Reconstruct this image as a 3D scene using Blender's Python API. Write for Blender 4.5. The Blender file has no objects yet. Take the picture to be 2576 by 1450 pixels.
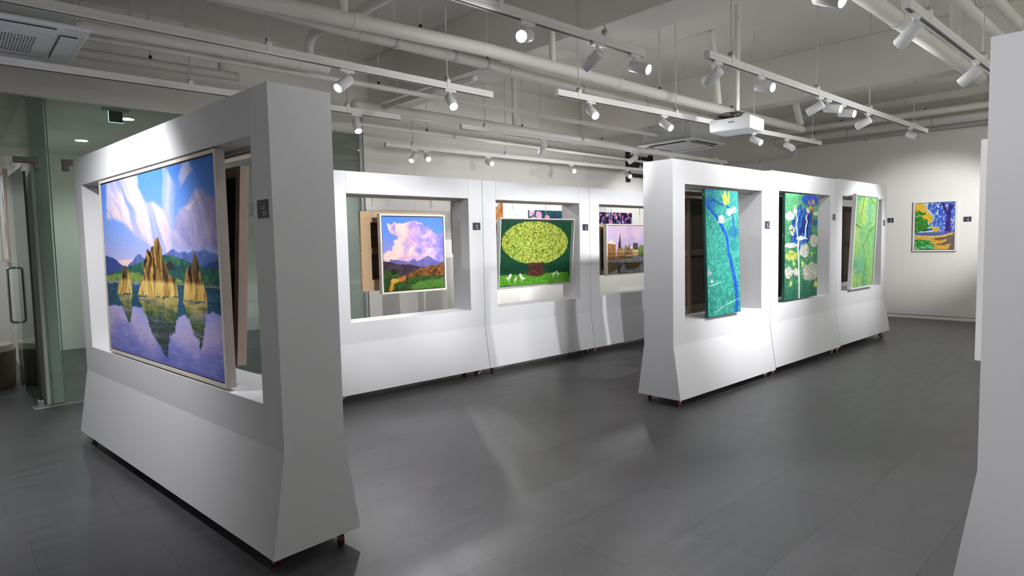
import bpy, bmesh, math, random
import numpy as np
from mathutils import Vector, Matrix
random.seed(7)
SC = bpy.context.scene
COL = SC.collection

# ---------------------------------------------------------------- camera, world, exposure
cam_d = bpy.data.cameras.new('camera')
cam = bpy.data.objects.new('camera', cam_d); COL.objects.link(cam)
cam_d.sensor_fit = 'HORIZONTAL'; cam_d.sensor_width = 36.0
cam_d.lens = 1562.416 / 2576 * 36.0
cam_d.clip_start = 0.05; cam_d.clip_end = 100
_r = Vector((0.7373, -0.6752, -0.0212)); _f = Vector((0.6727, 0.7366, -0.0694)).normalized()
_u = _r.cross(_f).normalized(); _r = _f.cross(_u)
cam.matrix_world = Matrix(((_r.x, _u.x, -_f.x, -0.599), (_r.y, _u.y, -_f.y, -7.265), (_r.z, _u.z, -_f.z, 1.445), (0, 0, 0, 1)))
SC.camera = cam
W = bpy.data.worlds.new('world'); SC.world = W; W.use_nodes = True
W.node_tree.nodes['Background'].inputs[0].default_value = (0.9, 0.95, 1.0, 1)
W.node_tree.nodes['Background'].inputs[1].default_value = 0.05
SC.view_settings.view_transform = 'Standard'; SC.view_settings.look = 'None'
SC.view_settings.exposure = 0.27; SC.view_settings.gamma = 1.0
SC.view_settings.use_curve_mapping = False
SC.cycles.max_bounces = 12; SC.cycles.diffuse_bounces = 5; SC.cycles.glossy_bounces = 3
SC.cycles.transmission_bounces = 6; SC.cycles.transparent_max_bounces = 12
SC.cycles.caustics_reflective = False; SC.cycles.caustics_refractive = False
SC.cycles.sample_clamp_indirect = 3.0
SC.cycles.use_adaptive_sampling = True; SC.cycles.adaptive_threshold = 0.1; SC.cycles.adaptive_min_samples = 16

LAMP_W = 230.0          # strength of one track lamp
LAMP_COL = (0.985, 0.985, 1.0)

# ---------------------------------------------------------------- materials
def lin(c):
    return tuple((x / 12.92 if x <= 0.04045 else ((x + 0.055) / 1.055) ** 2.4) for x in c)
def rgb(r, g, b): return lin((r / 255, g / 255, b / 255))
MATS = {}
def mat(name, col, rough=0.5, metal=0.0, bump=0.0, bscale=60.0, vary=0.0, vscale=4.0, emit=None, spec=0.5, stretch=(1, 1, 1)):
    m = bpy.data.materials.new(name); m.use_nodes = True
    nt = m.node_tree; b = nt.nodes['Principled BSDF']
    b.inputs['Base Color'].default_value = (*col, 1); b.inputs['Roughness'].default_value = rough
    b.inputs['Metallic'].default_value = metal; b.inputs['Specular IOR Level'].default_value = spec
    tc = nt.nodes.new('ShaderNodeTexCoord'); mp = nt.nodes.new('ShaderNodeMapping')
    mp.inputs['Scale'].default_value = stretch
    nt.links.new(tc.outputs['Object'], mp.inputs['Vector'])
    if vary:
        n = nt.nodes.new('ShaderNodeTexNoise'); n.inputs['Scale'].default_value = vscale; n.inputs['Detail'].default_value = 5
        nt.links.new(mp.outputs[0], n.inputs['Vector'])
        mx = nt.nodes.new('ShaderNodeMixRGB'); mx.inputs[1].default_value = (*[c * (1 - vary) for c in col], 1)
        mx.inputs[2].default_value = (*[min(1, c * (1 + vary)) for c in col], 1)
        nt.links.new(n.outputs[0], mx.inputs[0]); nt.links.new(mx.outputs[0], b.inputs['Base Color'])
    if bump:
        n = nt.nodes.new('ShaderNodeTexNoise'); n.inputs['Scale'].default_value = bscale; n.inputs['Detail'].default_value = 4
        nt.links.new(mp.outputs[0], n.inputs['Vector'])
        bp = nt.nodes.new('ShaderNodeBump'); bp.inputs['Strength'].default_value = bump; bp.inputs['Distance'].default_value = 0.01
        nt.links.new(n.outputs[0], bp.inputs['Height']); nt.links.new(bp.outputs[0], b.inputs['Normal'])
    if emit:
        b.inputs['Emission Color'].default_value = (*emit[:3], 1); b.inputs['Emission Strength'].default_value = emit[3]
    MATS[name] = m
    return m
mat('panel_white', (0.79, 0.795, 0.82), 0.45, bump=0.03, bscale=120, vary=0.012, vscale=1.5)
mat('wall_paint', (0.78, 0.765, 0.72), 0.7, bump=0.05, bscale=60, vary=0.035, vscale=1.2)
mat('concrete_paint', (0.80, 0.785, 0.74), 0.8, bump=0.35, bscale=9, vary=0.06, vscale=2.0)
mat('pipe_paint', (0.76, 0.745, 0.70), 0.55, bump=0.10, bscale=25, vary=0.04, vscale=5)
mat('duct_wrap', (0.60, 0.59, 0.55), 0.7, bump=0.35, bscale=22, vary=0.06, vscale=7)
mat('track_white', (0.80, 0.795, 0.77), 0.4, vary=0.02)
mat('slot_dark', (0.05, 0.05, 0.05), 0.6, vary=0.1)
mat('lamp_white', (0.80, 0.80, 0.81), 0.4, vary=0.02)
mat('rod_grey', (0.55, 0.54, 0.52), 0.5, vary=0.05)
mat('steel', (0.62, 0.62, 0.62), 0.3, metal=0.9, vary=0.05)
mat('hook_steel', (0.30, 0.30, 0.30), 0.4, metal=0.5, vary=0.1)
mat('galvanised', (0.42, 0.44, 0.44), 0.5, metal=0.3, vary=0.1, vscale=6)
mat('black', (0.012, 0.012, 0.013), 0.6, vary=0.2)
mat('wheel_red', (0.09, 0.008, 0.012), 0.35, vary=0.1)
mat('bronze', (0.16, 0.14, 0.12), 0.4, metal=0.4, vary=0.1)
mat('ac_plastic', (0.74, 0.75, 0.76), 0.4, vary=0.02)
mat('ac_shadow', (0.06, 0.06, 0.065), 0.7, vary=0.1)
mat('projector_white', (0.80, 0.81, 0.82), 0.4, vary=0.02)
mat('ink', (0.02, 0.02, 0.022), 0.6, vary=0.1)
mat('plate_navy', (0.030, 0.033, 0.055), 0.25, vary=0.1)
mat('plate_brown', (0.12, 0.06, 0.04), 0.35, vary=0.2)
mat('plate_text', (0.45, 0.45, 0.5), 0.5, vary=0.1)
mat('plate_edge', (0.72, 0.72, 0.74), 0.2, vary=0.03)
mat('frame_whitewash', (0.52, 0.455, 0.415), 0.55, vary=0.16, vscale=14, stretch=(6, 6, 0.7), bump=0.05)
mat('frame_cream', (0.80, 0.74, 0.66), 0.5, vary=0.05, vscale=12)
mat('frame_grey', (0.50, 0.45, 0.41), 0.55, vary=0.15, vscale=14, stretch=(6, 6, 0.7))
mat('frame_white', (0.80, 0.79, 0.76), 0.45, vary=0.03)
mat('shadow_gap', (0.055, 0.035, 0.035), 0.7, vary=0.1)
mat('raw_wood', (0.50, 0.34, 0.20), 0.6, vary=0.12, vscale=9, stretch=(1, 1, 5), bump=0.05)
mat('oak_side', (0.55, 0.44, 0.365), 0.55, vary=0.15, vscale=10, stretch=(8, 8, 0.8), bump=0.05)
mat('canvas_back', (0.085, 0.058, 0.04), 0.85, vary=0.25, vscale=12, bump=0.2, bscale=150)
mat('canvas_back_pale', (0.33, 0.28, 0.22), 0.85, vary=0.2, vscale=12, bump=0.2, bscale=150)
mat('stretcher', (0.16, 0.105, 0.068), 0.65, vary=0.15, vscale=9, stretch=(5, 5, 1))
mat('canvas_edge_green', (0.035, 0.14, 0.115), 0.7, vary=0.2, vscale=15)
mat('ottoman_weave', (0.22, 0.185, 0.14), 0.8, vary=0.3, vscale=30, bump=0.6, bscale=80)
mat('ottoman_top', (0.42, 0.39, 0.35), 0.7, vary=0.1)
mat('acrylic_edge', (0.6, 0.85, 0.8), 0.2, emit=(0.75, 1.0, 0.95, 1.2))
mat('lens_glow', (1, 1, 1), 0.4, emit=(1.0, 0.985, 0.96, 12.0))
mat('lens_off', (0.5, 0.5, 0.5), 0.2, vary=0.05)
mat('downlight_glow', (1, 1, 1), 0.4, emit=(0.93, 0.97, 1.0, 14.0))

def pit_concrete():
    m = MATS['concrete_paint']; nt = m.node_tree; b = nt.nodes['Principled BSDF']; src = b.inputs['Base Color'].links[0].from_socket
    tc = nt.nodes.new('ShaderNodeTexCoord'); n = nt.nodes.new('ShaderNodeTexNoise'); n.inputs['Scale'].default_value = 16; n.inputs['Detail'].default_value = 6; n.inputs['Roughness'].default_value = 0.75
    nt.links.new(tc.outputs['Object'], n.inputs['Vector'])
    r = nt.nodes.new('ShaderNodeValToRGB'); r.color_ramp.elements[0].position = 0.66; r.color_ramp.elements[1].position = 0.76
    nt.links.new(n.outputs[0], r.inputs[0])
    f = nt.nodes.new('ShaderNodeMath'); f.operation = 'MULTIPLY'; f.inputs[1].default_value = 0.6; nt.links.new(r.outputs[0], f.inputs[0])
    mx = nt.nodes.new('ShaderNodeMixRGB'); mx.inputs[2].default_value = (0.25, 0.24, 0.22, 1); nt.links.new(f.outputs[0], mx.inputs[0]); nt.links.new(src, mx.inputs[1])
    nt.links.new(mx.outputs[0], b.inputs['Base Color'])
pit_concrete()
def canvas_material(name, bump, scale):
    m = bpy.data.materials.new(name); m.use_nodes = True; nt = m.node_tree; b = nt.nodes['Principled BSDF']
    a = nt.nodes.new('ShaderNodeVertexColor'); a.layer_name = 'paint'
    nt.links.new(a.outputs[0], b.inputs['Base Color']); b.inputs['Roughness'].default_value = 0.6
    b.inputs['Specular IOR Level'].default_value = 0.12
    tc = nt.nodes.new('ShaderNodeTexCoord'); n = nt.nodes.new('ShaderNodeTexNoise')
    n.inputs['Scale'].default_value = scale; n.inputs['Detail'].default_value = 4
    nt.links.new(tc.outputs['Object'], n.inputs['Vector'])
    bp = nt.nodes.new('ShaderNodeBump'); bp.inputs['Strength'].default_value = bump; bp.inputs['Distance'].default_value = 0.005
    nt.links.new(n.outputs[0], bp.inputs['Height']); nt.links.new(bp.outputs[0], b.inputs['Normal'])
    MATS[name] = m
canvas_material('oil_paint', 0.12, 90); canvas_material('thick_paint', 0.6, 70)

def floor_material():
    m = bpy.data.materials.new('floor_tiles'); m.use_nodes = True; nt = m.node_tree; N = nt.nodes; L = nt.links
    b = N['Principled BSDF']
    tc = N.new('ShaderNodeTexCoord'); sx = N.new('ShaderNodeSeparateXYZ'); L.new(tc.outputs['Object'], sx.inputs[0])
    def mth(op, a, b_=None, c=None):
        n = N.new('ShaderNodeMath'); n.operation = op
        for i, v in enumerate((a, b_, c)):
            if v is None: continue
            if isinstance(v, (int, float)): n.inputs[i].default_value = v
            else: L.new(v, n.inputs[i])
        return n.outputs[0]
    TH, TW = 0.4573, 0.905
    yy = mth('DIVIDE', mth('ADD', sx.outputs['Y'], FLOOR_Y0), TH); row = mth('FLOOR', yy); fy = mth('FRACT', yy)
    xx = mth('DIVIDE', mth('ADD', mth('ADD', sx.outputs['X'], FLOOR_X0), mth('MULTIPLY', row, -0.42)), TW)
    colm = mth('FLOOR', xx); fx = mth('FRACT', xx)
    def line(f, w): return mth('LESS_THAN', mth('MINIMUM', f, mth('SUBTRACT', 1.0, f)), w)
    g = mth('MAXIMUM', line(fy, 0.0019 / TH), line(fx, 0.0019 / TW))
    cmb = N.new('ShaderNodeCombineXYZ'); L.new(colm, cmb.inputs[0]); L.new(row, cmb.inputs[1])
    wn = N.new('ShaderNodeTexWhiteNoise'); wn.noise_dimensions = '3D'; L.new(cmb.outputs[0], wn.inputs['Vector'])
    n1 = N.new('ShaderNodeTexNoise'); n1.inputs['Scale'].default_value = 130; n1.inputs['Detail'].default_value = 3; n1.inputs['Roughness'].default_value = 0.7
    L.new(tc.outputs['Object'], n1.inputs['Vector'])
    mp = N.new('ShaderNodeMapping'); mp.inputs['Scale'].default_value = (2.0, 9.0, 1); L.new(tc.outputs['Object'], mp.inputs[0])
    n2 = N.new('ShaderNodeTexNoise'); n2.inputs['Scale'].default_value = 1.5; n2.inputs['Detail'].default_value = 6; L.new(mp.outputs[0], n2.inputs['Vector'])
    v = mth('ADD', mth('MULTIPLY', n1.outputs[0], 0.62), mth('ADD', mth('MULTIPLY', n2.outputs[0], 0.34), mth('MULTIPLY', wn.outputs['Value'], 0.08)))
    cr = N.new('ShaderNodeValToRGB'); cr.color_ramp.elements[0].position = 0.28; cr.color_ramp.elements[0].color = (0.026, 0.0252, 0.0272, 1)
    cr.color_ramp.elements[1].position = 0.82; cr.color_ramp.elements[1].color = (0.122, 0.119, 0.126, 1); L.new(v, cr.inputs[0])
    mx = N.new('ShaderNodeMixRGB'); mx.inputs[2].default_value = (0.030, 0.029, 0.030, 1); L.new(g, mx.inputs[0]); L.new(cr.outputs[0], mx.inputs[1])
    L.new(mx.outputs[0], b.inputs['Base Color'])
    rr = mth('ADD', mth('MULTIPLY', n2.outputs[0], 0.22), 0.30); L.new(rr, b.inputs['Roughness'])
    b.inputs['Specular IOR Level'].default_value = 0.5
    bp = N.new('ShaderNodeBump'); bp.inputs['Strength'].default_value = 0.35; bp.inputs['Distance'].default_value = 0.003
    hgt = mth('SUBTRACT', mth('MULTIPLY', n1.outputs[0], 0.5), mth('MULTIPLY', g, 1.0)); L.new(hgt, bp.inputs['Height']); L.new(bp.outputs[0], b.inputs['Normal'])
    MATS['floor_tiles'] = m
FLOOR_Y0, FLOOR_X0 = 4.235, -1.93      # where one row and one joint of the tile bond lie
floor_material()

# outlines inside the painted pictures (fractions of each canvas)
ART={'lake':{'corners':[-.001,.989,.984,.98,.98,.011,.012,.006],'shore':[.012,.418,.13,.425,.358,.429,.737,.436,.984,.431],'mtn':[.003,.576,.08,.558,.214,.507,.259,.512,.35,.566,.391,.572,.429,.557,.488,.544,.592,.569,.634,.578,.681,.587,.712,.579,.75,.575,.823,.59,.868,.581,.891,.586,.943,.566,.982,.562,.984,.433,.011,.416],'mtnl':[.002,.574,.099,.554,.214,.507,.183,.479,.026,.451],'mtnr':[.884,.508,.93,.534,.981,.544,.985,.482,.904,.479],'peach':[.135,.539,.21,.549,.331,.544,.258,.508,.214,.507],'hill':[.015,.446,.184,.488,.327,.517,.427,.54,.504,.553,.591,.565,.659,.564,.747,.544,.84,.522,.895,.508,.939,.509,.985,.499,.984,.431,.011,.416],'meadow':[.015,.444,.181,.465,.339,.478,.433,.458,.687,.45,.738,.448,.736,.435,.011,.416],'rock1':[.115,.353,.135,.392,.177,.432,.2,.47,.232,.512,.257,.499,.27,.462,.275,.431,.289,.409,.289,.363],'rock2':[.346,.351,.367,.403,.401,.448,.415,.51,.447,.587,.465,.604,.478,.586,.495,.607,.518,.611,.536,.643,.562,.656,.576,.618,.585,.569,.586,.544,.602,.536,.62,.512,.623,.472,.656,.469,.674,.449,.685,.426,.697,.387,.692,.365,.541,.357],'rock3':[.73,.362,.739,.398,.757,.46,.774,.506,.784,.518,.798,.507,.808,.492,.819,.567,.826,.584,.839,.574,.848,.552,.856,.508,.865,.478,.879,.442,.896,.392,.901,.36,.825,.351],'ref1':[.12,.35,.289,.361,.27,.252,.246,.194,.229,.202,.191,.254,.161,.308],'ref2':[.351,.349,.541,.356,.694,.364,.683,.299,.669,.266,.656,.192,.608,.182,.581,.058,.555,.07,.502,.121,.461,.158,.422,.223,.381,.28],'ref3':[.732,.36,.825,.35,.9,.357,.895,.312,.875,.265,.856,.173,.839,.137,.825,.192,.8,.196,.78,.247,.755,.298],'dark':[.011,.416,.984,.431,.98,.309,.889,.307,.747,.282,.682,.263,.412,.274,.301,.296,.121,.281,.009,.247],'beam':[.079,.983,.3,.989,.473,.814,.61,.745,.657,.679,.668,.592,.498,.636,.298,.696,.055,.805],'plume':[.633,.964,.722,.814,.688,.591,.649,.592,.602,.802],'puff':[.759,.937,.834,.97,.853,.923,.801,.865,.725,.844],'grey':[.966,.844,.866,.821,.744,.781,.654,.647,.687,.583,.98,.572],'lightedge':[.769,.786,.865,.806,.911,.823,.815,.767],'pav':[.614,.52,.643,.54,.671,.521,.663,.497,.623,.496]},
'cloud':{'corners':[.036,.974,.988,.982,.957,.031,.01,.022],'cloud':[.21,.886,.257,.89,.313,.895,.389,.911,.467,.928,.544,.921,.622,.889,.68,.832,.741,.845,.79,.808,.86,.749,.981,.724,.972,.387,.026,.417,.038,.472,.113,.525,.195,.523,.188,.57,.217,.602,.192,.673,.221,.689,.241,.736,.159,.776,.12,.815,.122,.87,.145,.87,.18,.823,.216,.815],'mtn':[.017,.415,.117,.403,.141,.429,.256,.418,.407,.389,.486,.427,.544,.4,.625,.431,.706,.47,.766,.435,.826,.4,.888,.385,.971,.37,.967,.243,.021,.285],'hill':[.017,.414,.126,.398,.254,.362,.445,.363,.6,.317,.539,.278,.343,.222,.008,.191],'autumn':[.976,.361,.803,.342,.64,.315,.48,.264,.343,.214,.228,.18,.968,.133],'field':[.012,.297,.14,.291,.249,.235,.39,.195,.636,.216,.798,.192,.97,.2,.964,.022,.01,.018],'bright':[.434,.088,.594,.144,.838,.148,.97,.192,.964,.039,.452,.029],'yel':[.126,.169,.191,.19,.256,.178,.245,.131,.169,.103,.157,.04,.093,.037,.104,.083,.133,.121],'ora':[.247,.187,.295,.208,.361,.189,.34,.142,.264,.146],'bush':[.139,.279,.196,.309,.251,.274,.23,.227,.156,.239],'wedge':[.127,.87,.219,.882,.207,.807,.141,.768]},
'tree':{'corners':[.014,.956,.953,.946,.95,.043,.011,.055],'crown':[.937,.641,.921,.719,.878,.792,.814,.856,.731,.908,.635,.944,.533,.957,.429,.955,.329,.953,.239,.923,.162,.88,.102,.825,.061,.763,.041,.694,.043,.624,.066,.554,.111,.489,.175,.432,.255,.384,.348,.35,.45,.332,.555,.33,.658,.347,.752,.38,.831,.429,.891,.492,.927,.564],'trunk':[.393,.355,.603,.353,.607,.241,.623,.178,.544,.148,.45,.161,.367,.177,.396,.255],'grass':[.009,.197,.948,.187,.951,.037,.009,.05],'b1':[.102,.16,.133,.163,.149,.203,.166,.216,.181,.195,.168,.157,.149,.13,.121,.137],'b2':[.363,.142,.327,.148,.303,.196,.289,.212,.272,.199,.287,.148,.31,.114,.346,.119],'b3':[.203,.13,.223,.133,.229,.158,.24,.167,.249,.151,.239,.117,.222,.104],'b4':[.709,.167,.736,.17,.744,.195,.759,.2,.773,.183,.756,.153,.732,.148],'b5':[.842,.171,.81,.175,.799,.207,.788,.219,.777,.204,.79,.166,.816,.152]},
'harbor':{'corners':[.023,.977,.72,.984,.714,.011,-.017,.016],'house1':[-.006,.292,.01,.621,.019,.627,.024,.725,.046,.725,.045,.626,.059,.684,.144,.677,.175,.6,.169,.294],'roof1':[.047,.62,.062,.684,.144,.677,.175,.597,.103,.613],'steeple':[.22,.528,.226,.622,.241,.681,.256,.834,.268,.68,.273,.621,.271,.526],'house2':[.18,.299,.193,.493,.246,.563,.304,.549,.321,.489,.337,.297],'house3':[.326,.31,.339,.512,.363,.595,.411,.546,.447,.617,.454,.545,.507,.555,.508,.325],'roof3':[.459,.557,.509,.555,.507,.495,.461,.508],'house4':[.511,.343,.521,.494,.617,.491,.612,.35],'roof4':[.507,.489,.514,.622,.606,.62,.617,.485],'green':[.616,.356,.624,.54,.667,.563,.73,.574,.729,.339],'quay':[-.017,.281,.255,.289,.728,.308,.728,.289,.232,.261,-.012,.269],'boats':[.232,.279,.255,.313,.29,.288,.337,.309,.373,.283,.445,.316,.517,.3,.616,.313,.728,.314,.728,.264,.541,.244,.301,.245],'water':[-.012,.271,.728,.277,.726,-.002,-.017,.008],'refl':[-.012,.263,.301,.239,.289,.156,.172,.105,.081,.053,-.014,.037],'refl2':[.313,.227,.728,.252,.602,.112,.395,.089],'refs':[.21,.162,.26,.158,.241,.035,.22,.036],'awn':[.374,.385,.494,.38,.493,.356,.373,.355]},
'branch':{'corners':[-.003,.999,.989,1.003,1.029,-.009,.007,-.001],'main':[-.019,.921,.082,.857,.278,.798,.392,.752,.477,.697,.578,.649,.634,.585,.642,.513,.713,.439,.768,.357,.838,.266,.878,.175,.879,.093,.85,-.009],'twig':[.086,.9,.232,.921,.435,.889,.586,.884,.721,.853,.795,.802,.838,.762,.879,.697,.874,.64,.838,.592],'twig2':[.81,.794,.805,.746,.81,.705],'blob1':[.143,.897,.309,.899,.137,.839],'blob2':[.822,.665,.989,.665,.818,.619],'blob3':[.834,.555,.972,.554,.83,.517],'bird':[.535,.891,.529,.93,.441,.952,.5,.938,.592,.955,.652,.936,.654,.893,.585,.876],'bird2':[.654,.897,.668,.941,.701,.961,.746,.946,.837,.98,.816,.955,.728,.922,.71,.893],'f1':[.459,.769,.55,.77,.456,.738],'f2':[.713,.829,.804,.83,.71,.8],'f3':[.847,.853,.917,.853,.845,.831],'sw1':[.347,.747,.48,.735,.604,.757,.778,.79],'sw2':[.765,.818,.892,.827,.99,.853],'boat':[.006,.374,.133,.352,.117,.333,.044,.323,.008,.335],'basket':[.098,.29,.165,.289,.145,.262,.096,.267],'cream':[.029,.021,.103,.045,.145,.028,.233,.031,.202,.013,.085,.007],'line1':[.204,.029,.354,.05,.508,.075,.727,.094,1.002,.117],'line2':[.036,.242,.196,.249,.42,.266]},
'falls':{'corners':[.002,1.002,1.008,1.013,1.052,-.007,.026,-.009],'tree':[.762,.95,1.039,.957,.76,1.008],'mtn':[.156,.536,.199,.747,.322,.804,.34,.86,.446,.906,.504,.887,.526,.839,.578,.876,.637,.832,.766,.846,.822,.81,.8,.684,.83,.617,.71,.551,.436,.468,.327,.506],'w1':[.322,.8,.354,.756,.32,.715,.347,.667,.367,.586],'w2':[.647,.804,.621,.774,.662,.742,.611,.684,.601,.593],'w3':[.401,.574,.378,.489,.407,.407,.416,.301,.425,.178,.434,-.007],'pool':[.299,.579,.457,.604,.709,.584,.536,.565,.381,.56],'c1':[.124,.789,.252,.791,.125,.746],'c2':[.874,.55,1.023,.548,.876,.491],'c3':[.58,.458,.733,.455,.582,.391],'c4':[.181,.516,.362,.522,.182,.492],'c5':[.79,.248,1.036,.24,.793,.159],'c6':[.115,.262,.234,.258,.117,.206],'c7':[.333,.259,.417,.256,.334,.222],'c8':[.283,.834,.341,.834,.284,.807],'c9':[.685,.849,.744,.85,.686,.825],'c10':[.932,.824,1.016,.825,.933,.803],'yc':[.179,.419,.366,.415,.181,.372],'s1':[.262,.342,.307,.341],'s2':[.532,.331,.592,.329],'s3':[.18,.156,.23,.154],'s4':[.816,.424,.86,.423],'s5':[.934,.115,.99,.113],'tan':[.202,.651,.314,.651,.204,.595],'red':[.796,.901,.934,.904,.799,.843],'rt':[.821,.843,.811,.751,.787,.668,.736,.568],'cand':[.284,.878,.309,.879,.285,.864],'boat':[.662,.402,.81,.416,.825,.386,.73,.376],'sign':[.046,.949,.167,.968,.071,.922,.205,.949],'blue2':[.914,.731,.992,.731,.915,.697]},
'forest':{'corners':[-.021,.976,.942,.989,.957,.016,-.005,.025],'k1':[.41,.987,.355,.884,.309,.791,.29,.699],'k2':[.01,.685,.147,.677,.255,.658,.347,.64],'k3':[.924,.667,.785,.627,.668,.58,.559,.512,.434,.44],'k4':[.631,.304,.587,.192,.574,.106,.552,.019],'k5':[.653,.978,.758,.934,.924,.901],'k6':[-.013,.226,.108,.147,.263,.074],'y1':[.421,.834,.673,.838,.458,.691],'y2':[.09,.08,.44,.067,.123,-.056],'bl':[.398,.232,.649,.234,.422,.137],'bl2':[.691,.838,.895,.841,.719,.735]},
'park':{'corners':[.037,.962,.944,.962,.963,.047,.071,.041],'yellow':[.045,.954,.263,.944,.337,.871,.297,.829,.38,.765,.464,.692,.447,.571,.408,.502,.631,.461,.573,.393,.473,.369,.449,.501,.293,.61,.051,.76],'sky':[.263,.949,.385,.952,.337,.845,.432,.745,.369,.791,.295,.882],'blue':[.385,.952,.347,.871,.42,.781,.473,.726,.484,.674,.457,.588,.418,.523,.57,.48,.632,.435,.514,.368,.772,.372,.957,.393,.945,.964],'g1':[.044,.831,.153,.817,.278,.769,.29,.724,.047,.724],'g2':[.047,.707,.188,.702,.313,.627,.419,.484,.206,.41,.057,.369],'t1':[.811,.379,.809,.594,.82,.722,.84,.85,.843,.909],'t2':[.686,.938,.728,.829,.796,.723],'t3':[.931,.905,.865,.849],'log':[.201,.419,.298,.435,.455,.459,.459,.431,.299,.408,.201,.403],'band':[.057,.369,.513,.386,.957,.393,.958,.351,.725,.312,.475,.308,.058,.325],'ground':[.058,.329,.475,.304,.725,.312,.957,.38,.968,.042,.066,.04],'pale':[.058,.32,.515,.303,.715,.317,.928,.377,.929,.367,.725,.295,.476,.286,.058,.311],'gl':[.06,.236,.273,.241,.438,.186,.502,.081,.483,.041,.066,.04],'sh':[.958,.359,.725,.286,.497,.247,.678,.227,.825,.25,.777,.199,.531,.124,.731,.113,.877,.155,.831,.043,.968,.042],'ora':[.487,.238,.576,.28,.736,.277,.796,.242,.658,.214,.518,.22]}}

# a wall paint with thin vertical board joints
def wall_board_material():
    m = MATS['wall_paint'].copy(); m.name = 'wall_boards'; nt = m.node_tree; N = nt.nodes; L = nt.links
    b = N['Principled BSDF']; src = b.inputs['Base Color'].links[0].from_socket
    tc = N.new('ShaderNodeTexCoord'); sx = N.new('ShaderNodeSeparateXYZ'); L.new(tc.outputs['Object'], sx.inputs[0])
    a = N.new('ShaderNodeMath'); a.operation = 'ADD'; a.inputs[1].default_value = 0.62; L.new(sx.outputs['X'], a.inputs[0])
    d = N.new('ShaderNodeMath'); d.operation = 'DIVIDE'; d.inputs[1].default_value = 1.22; L.new(a.outputs[0], d.inputs[0])
    f = N.new('ShaderNodeMath'); f.operation = 'FRACT'; L.new(d.outputs[0], f.inputs[0])
    lt = N.new('ShaderNodeMath'); lt.operation = 'LESS_THAN'; lt.inputs[1].default_value = 0.0035; L.new(f.outputs[0], lt.inputs[0])
    mx = N.new('ShaderNodeMixRGB'); mx.inputs[2].default_value = (0.50, 0.49, 0.46, 1); L.new(lt.outputs[0], mx.inputs[0]); L.new(src, mx.inputs[1])
    L.new(mx.outputs[0], b.inputs['Base Color']); MATS['wall_boards'] = m
wall_board_material()

def glass_material():
    m = bpy.data.materials.new('window_glass'); m.use_nodes = True; nt = m.node_tree; N = nt.nodes; L = nt.links
    N.remove(N['Principled BSDF']); out = N['Material Output']
    t = N.new('ShaderNodeBsdfTransparent'); t.inputs[0].default_value = (0.84, 0.90, 0.865, 1)
    g = N.new('ShaderNodeBsdfGlossy'); g.inputs['Roughness'].default_value = 0.0; g.inputs[0].default_value = (0.9, 0.95, 0.92, 1)
    fr = N.new('ShaderNodeFresnel'); fr.inputs[0].default_value = 1.45
    mx = N.new('ShaderNodeMixShader'); L.new(fr.outputs[0], mx.inputs[0]); L.new(t.outputs[0], mx.inputs[1]); L.new(g.outputs[0], mx.inputs[2])
    L.new(mx.outputs[0], out.inputs[0]); MATS['window_glass'] = m
    m2 = mat('glass_edge', (0.10, 0.22, 0.17), 0.15, vary=0.1)
glass_material()

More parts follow.
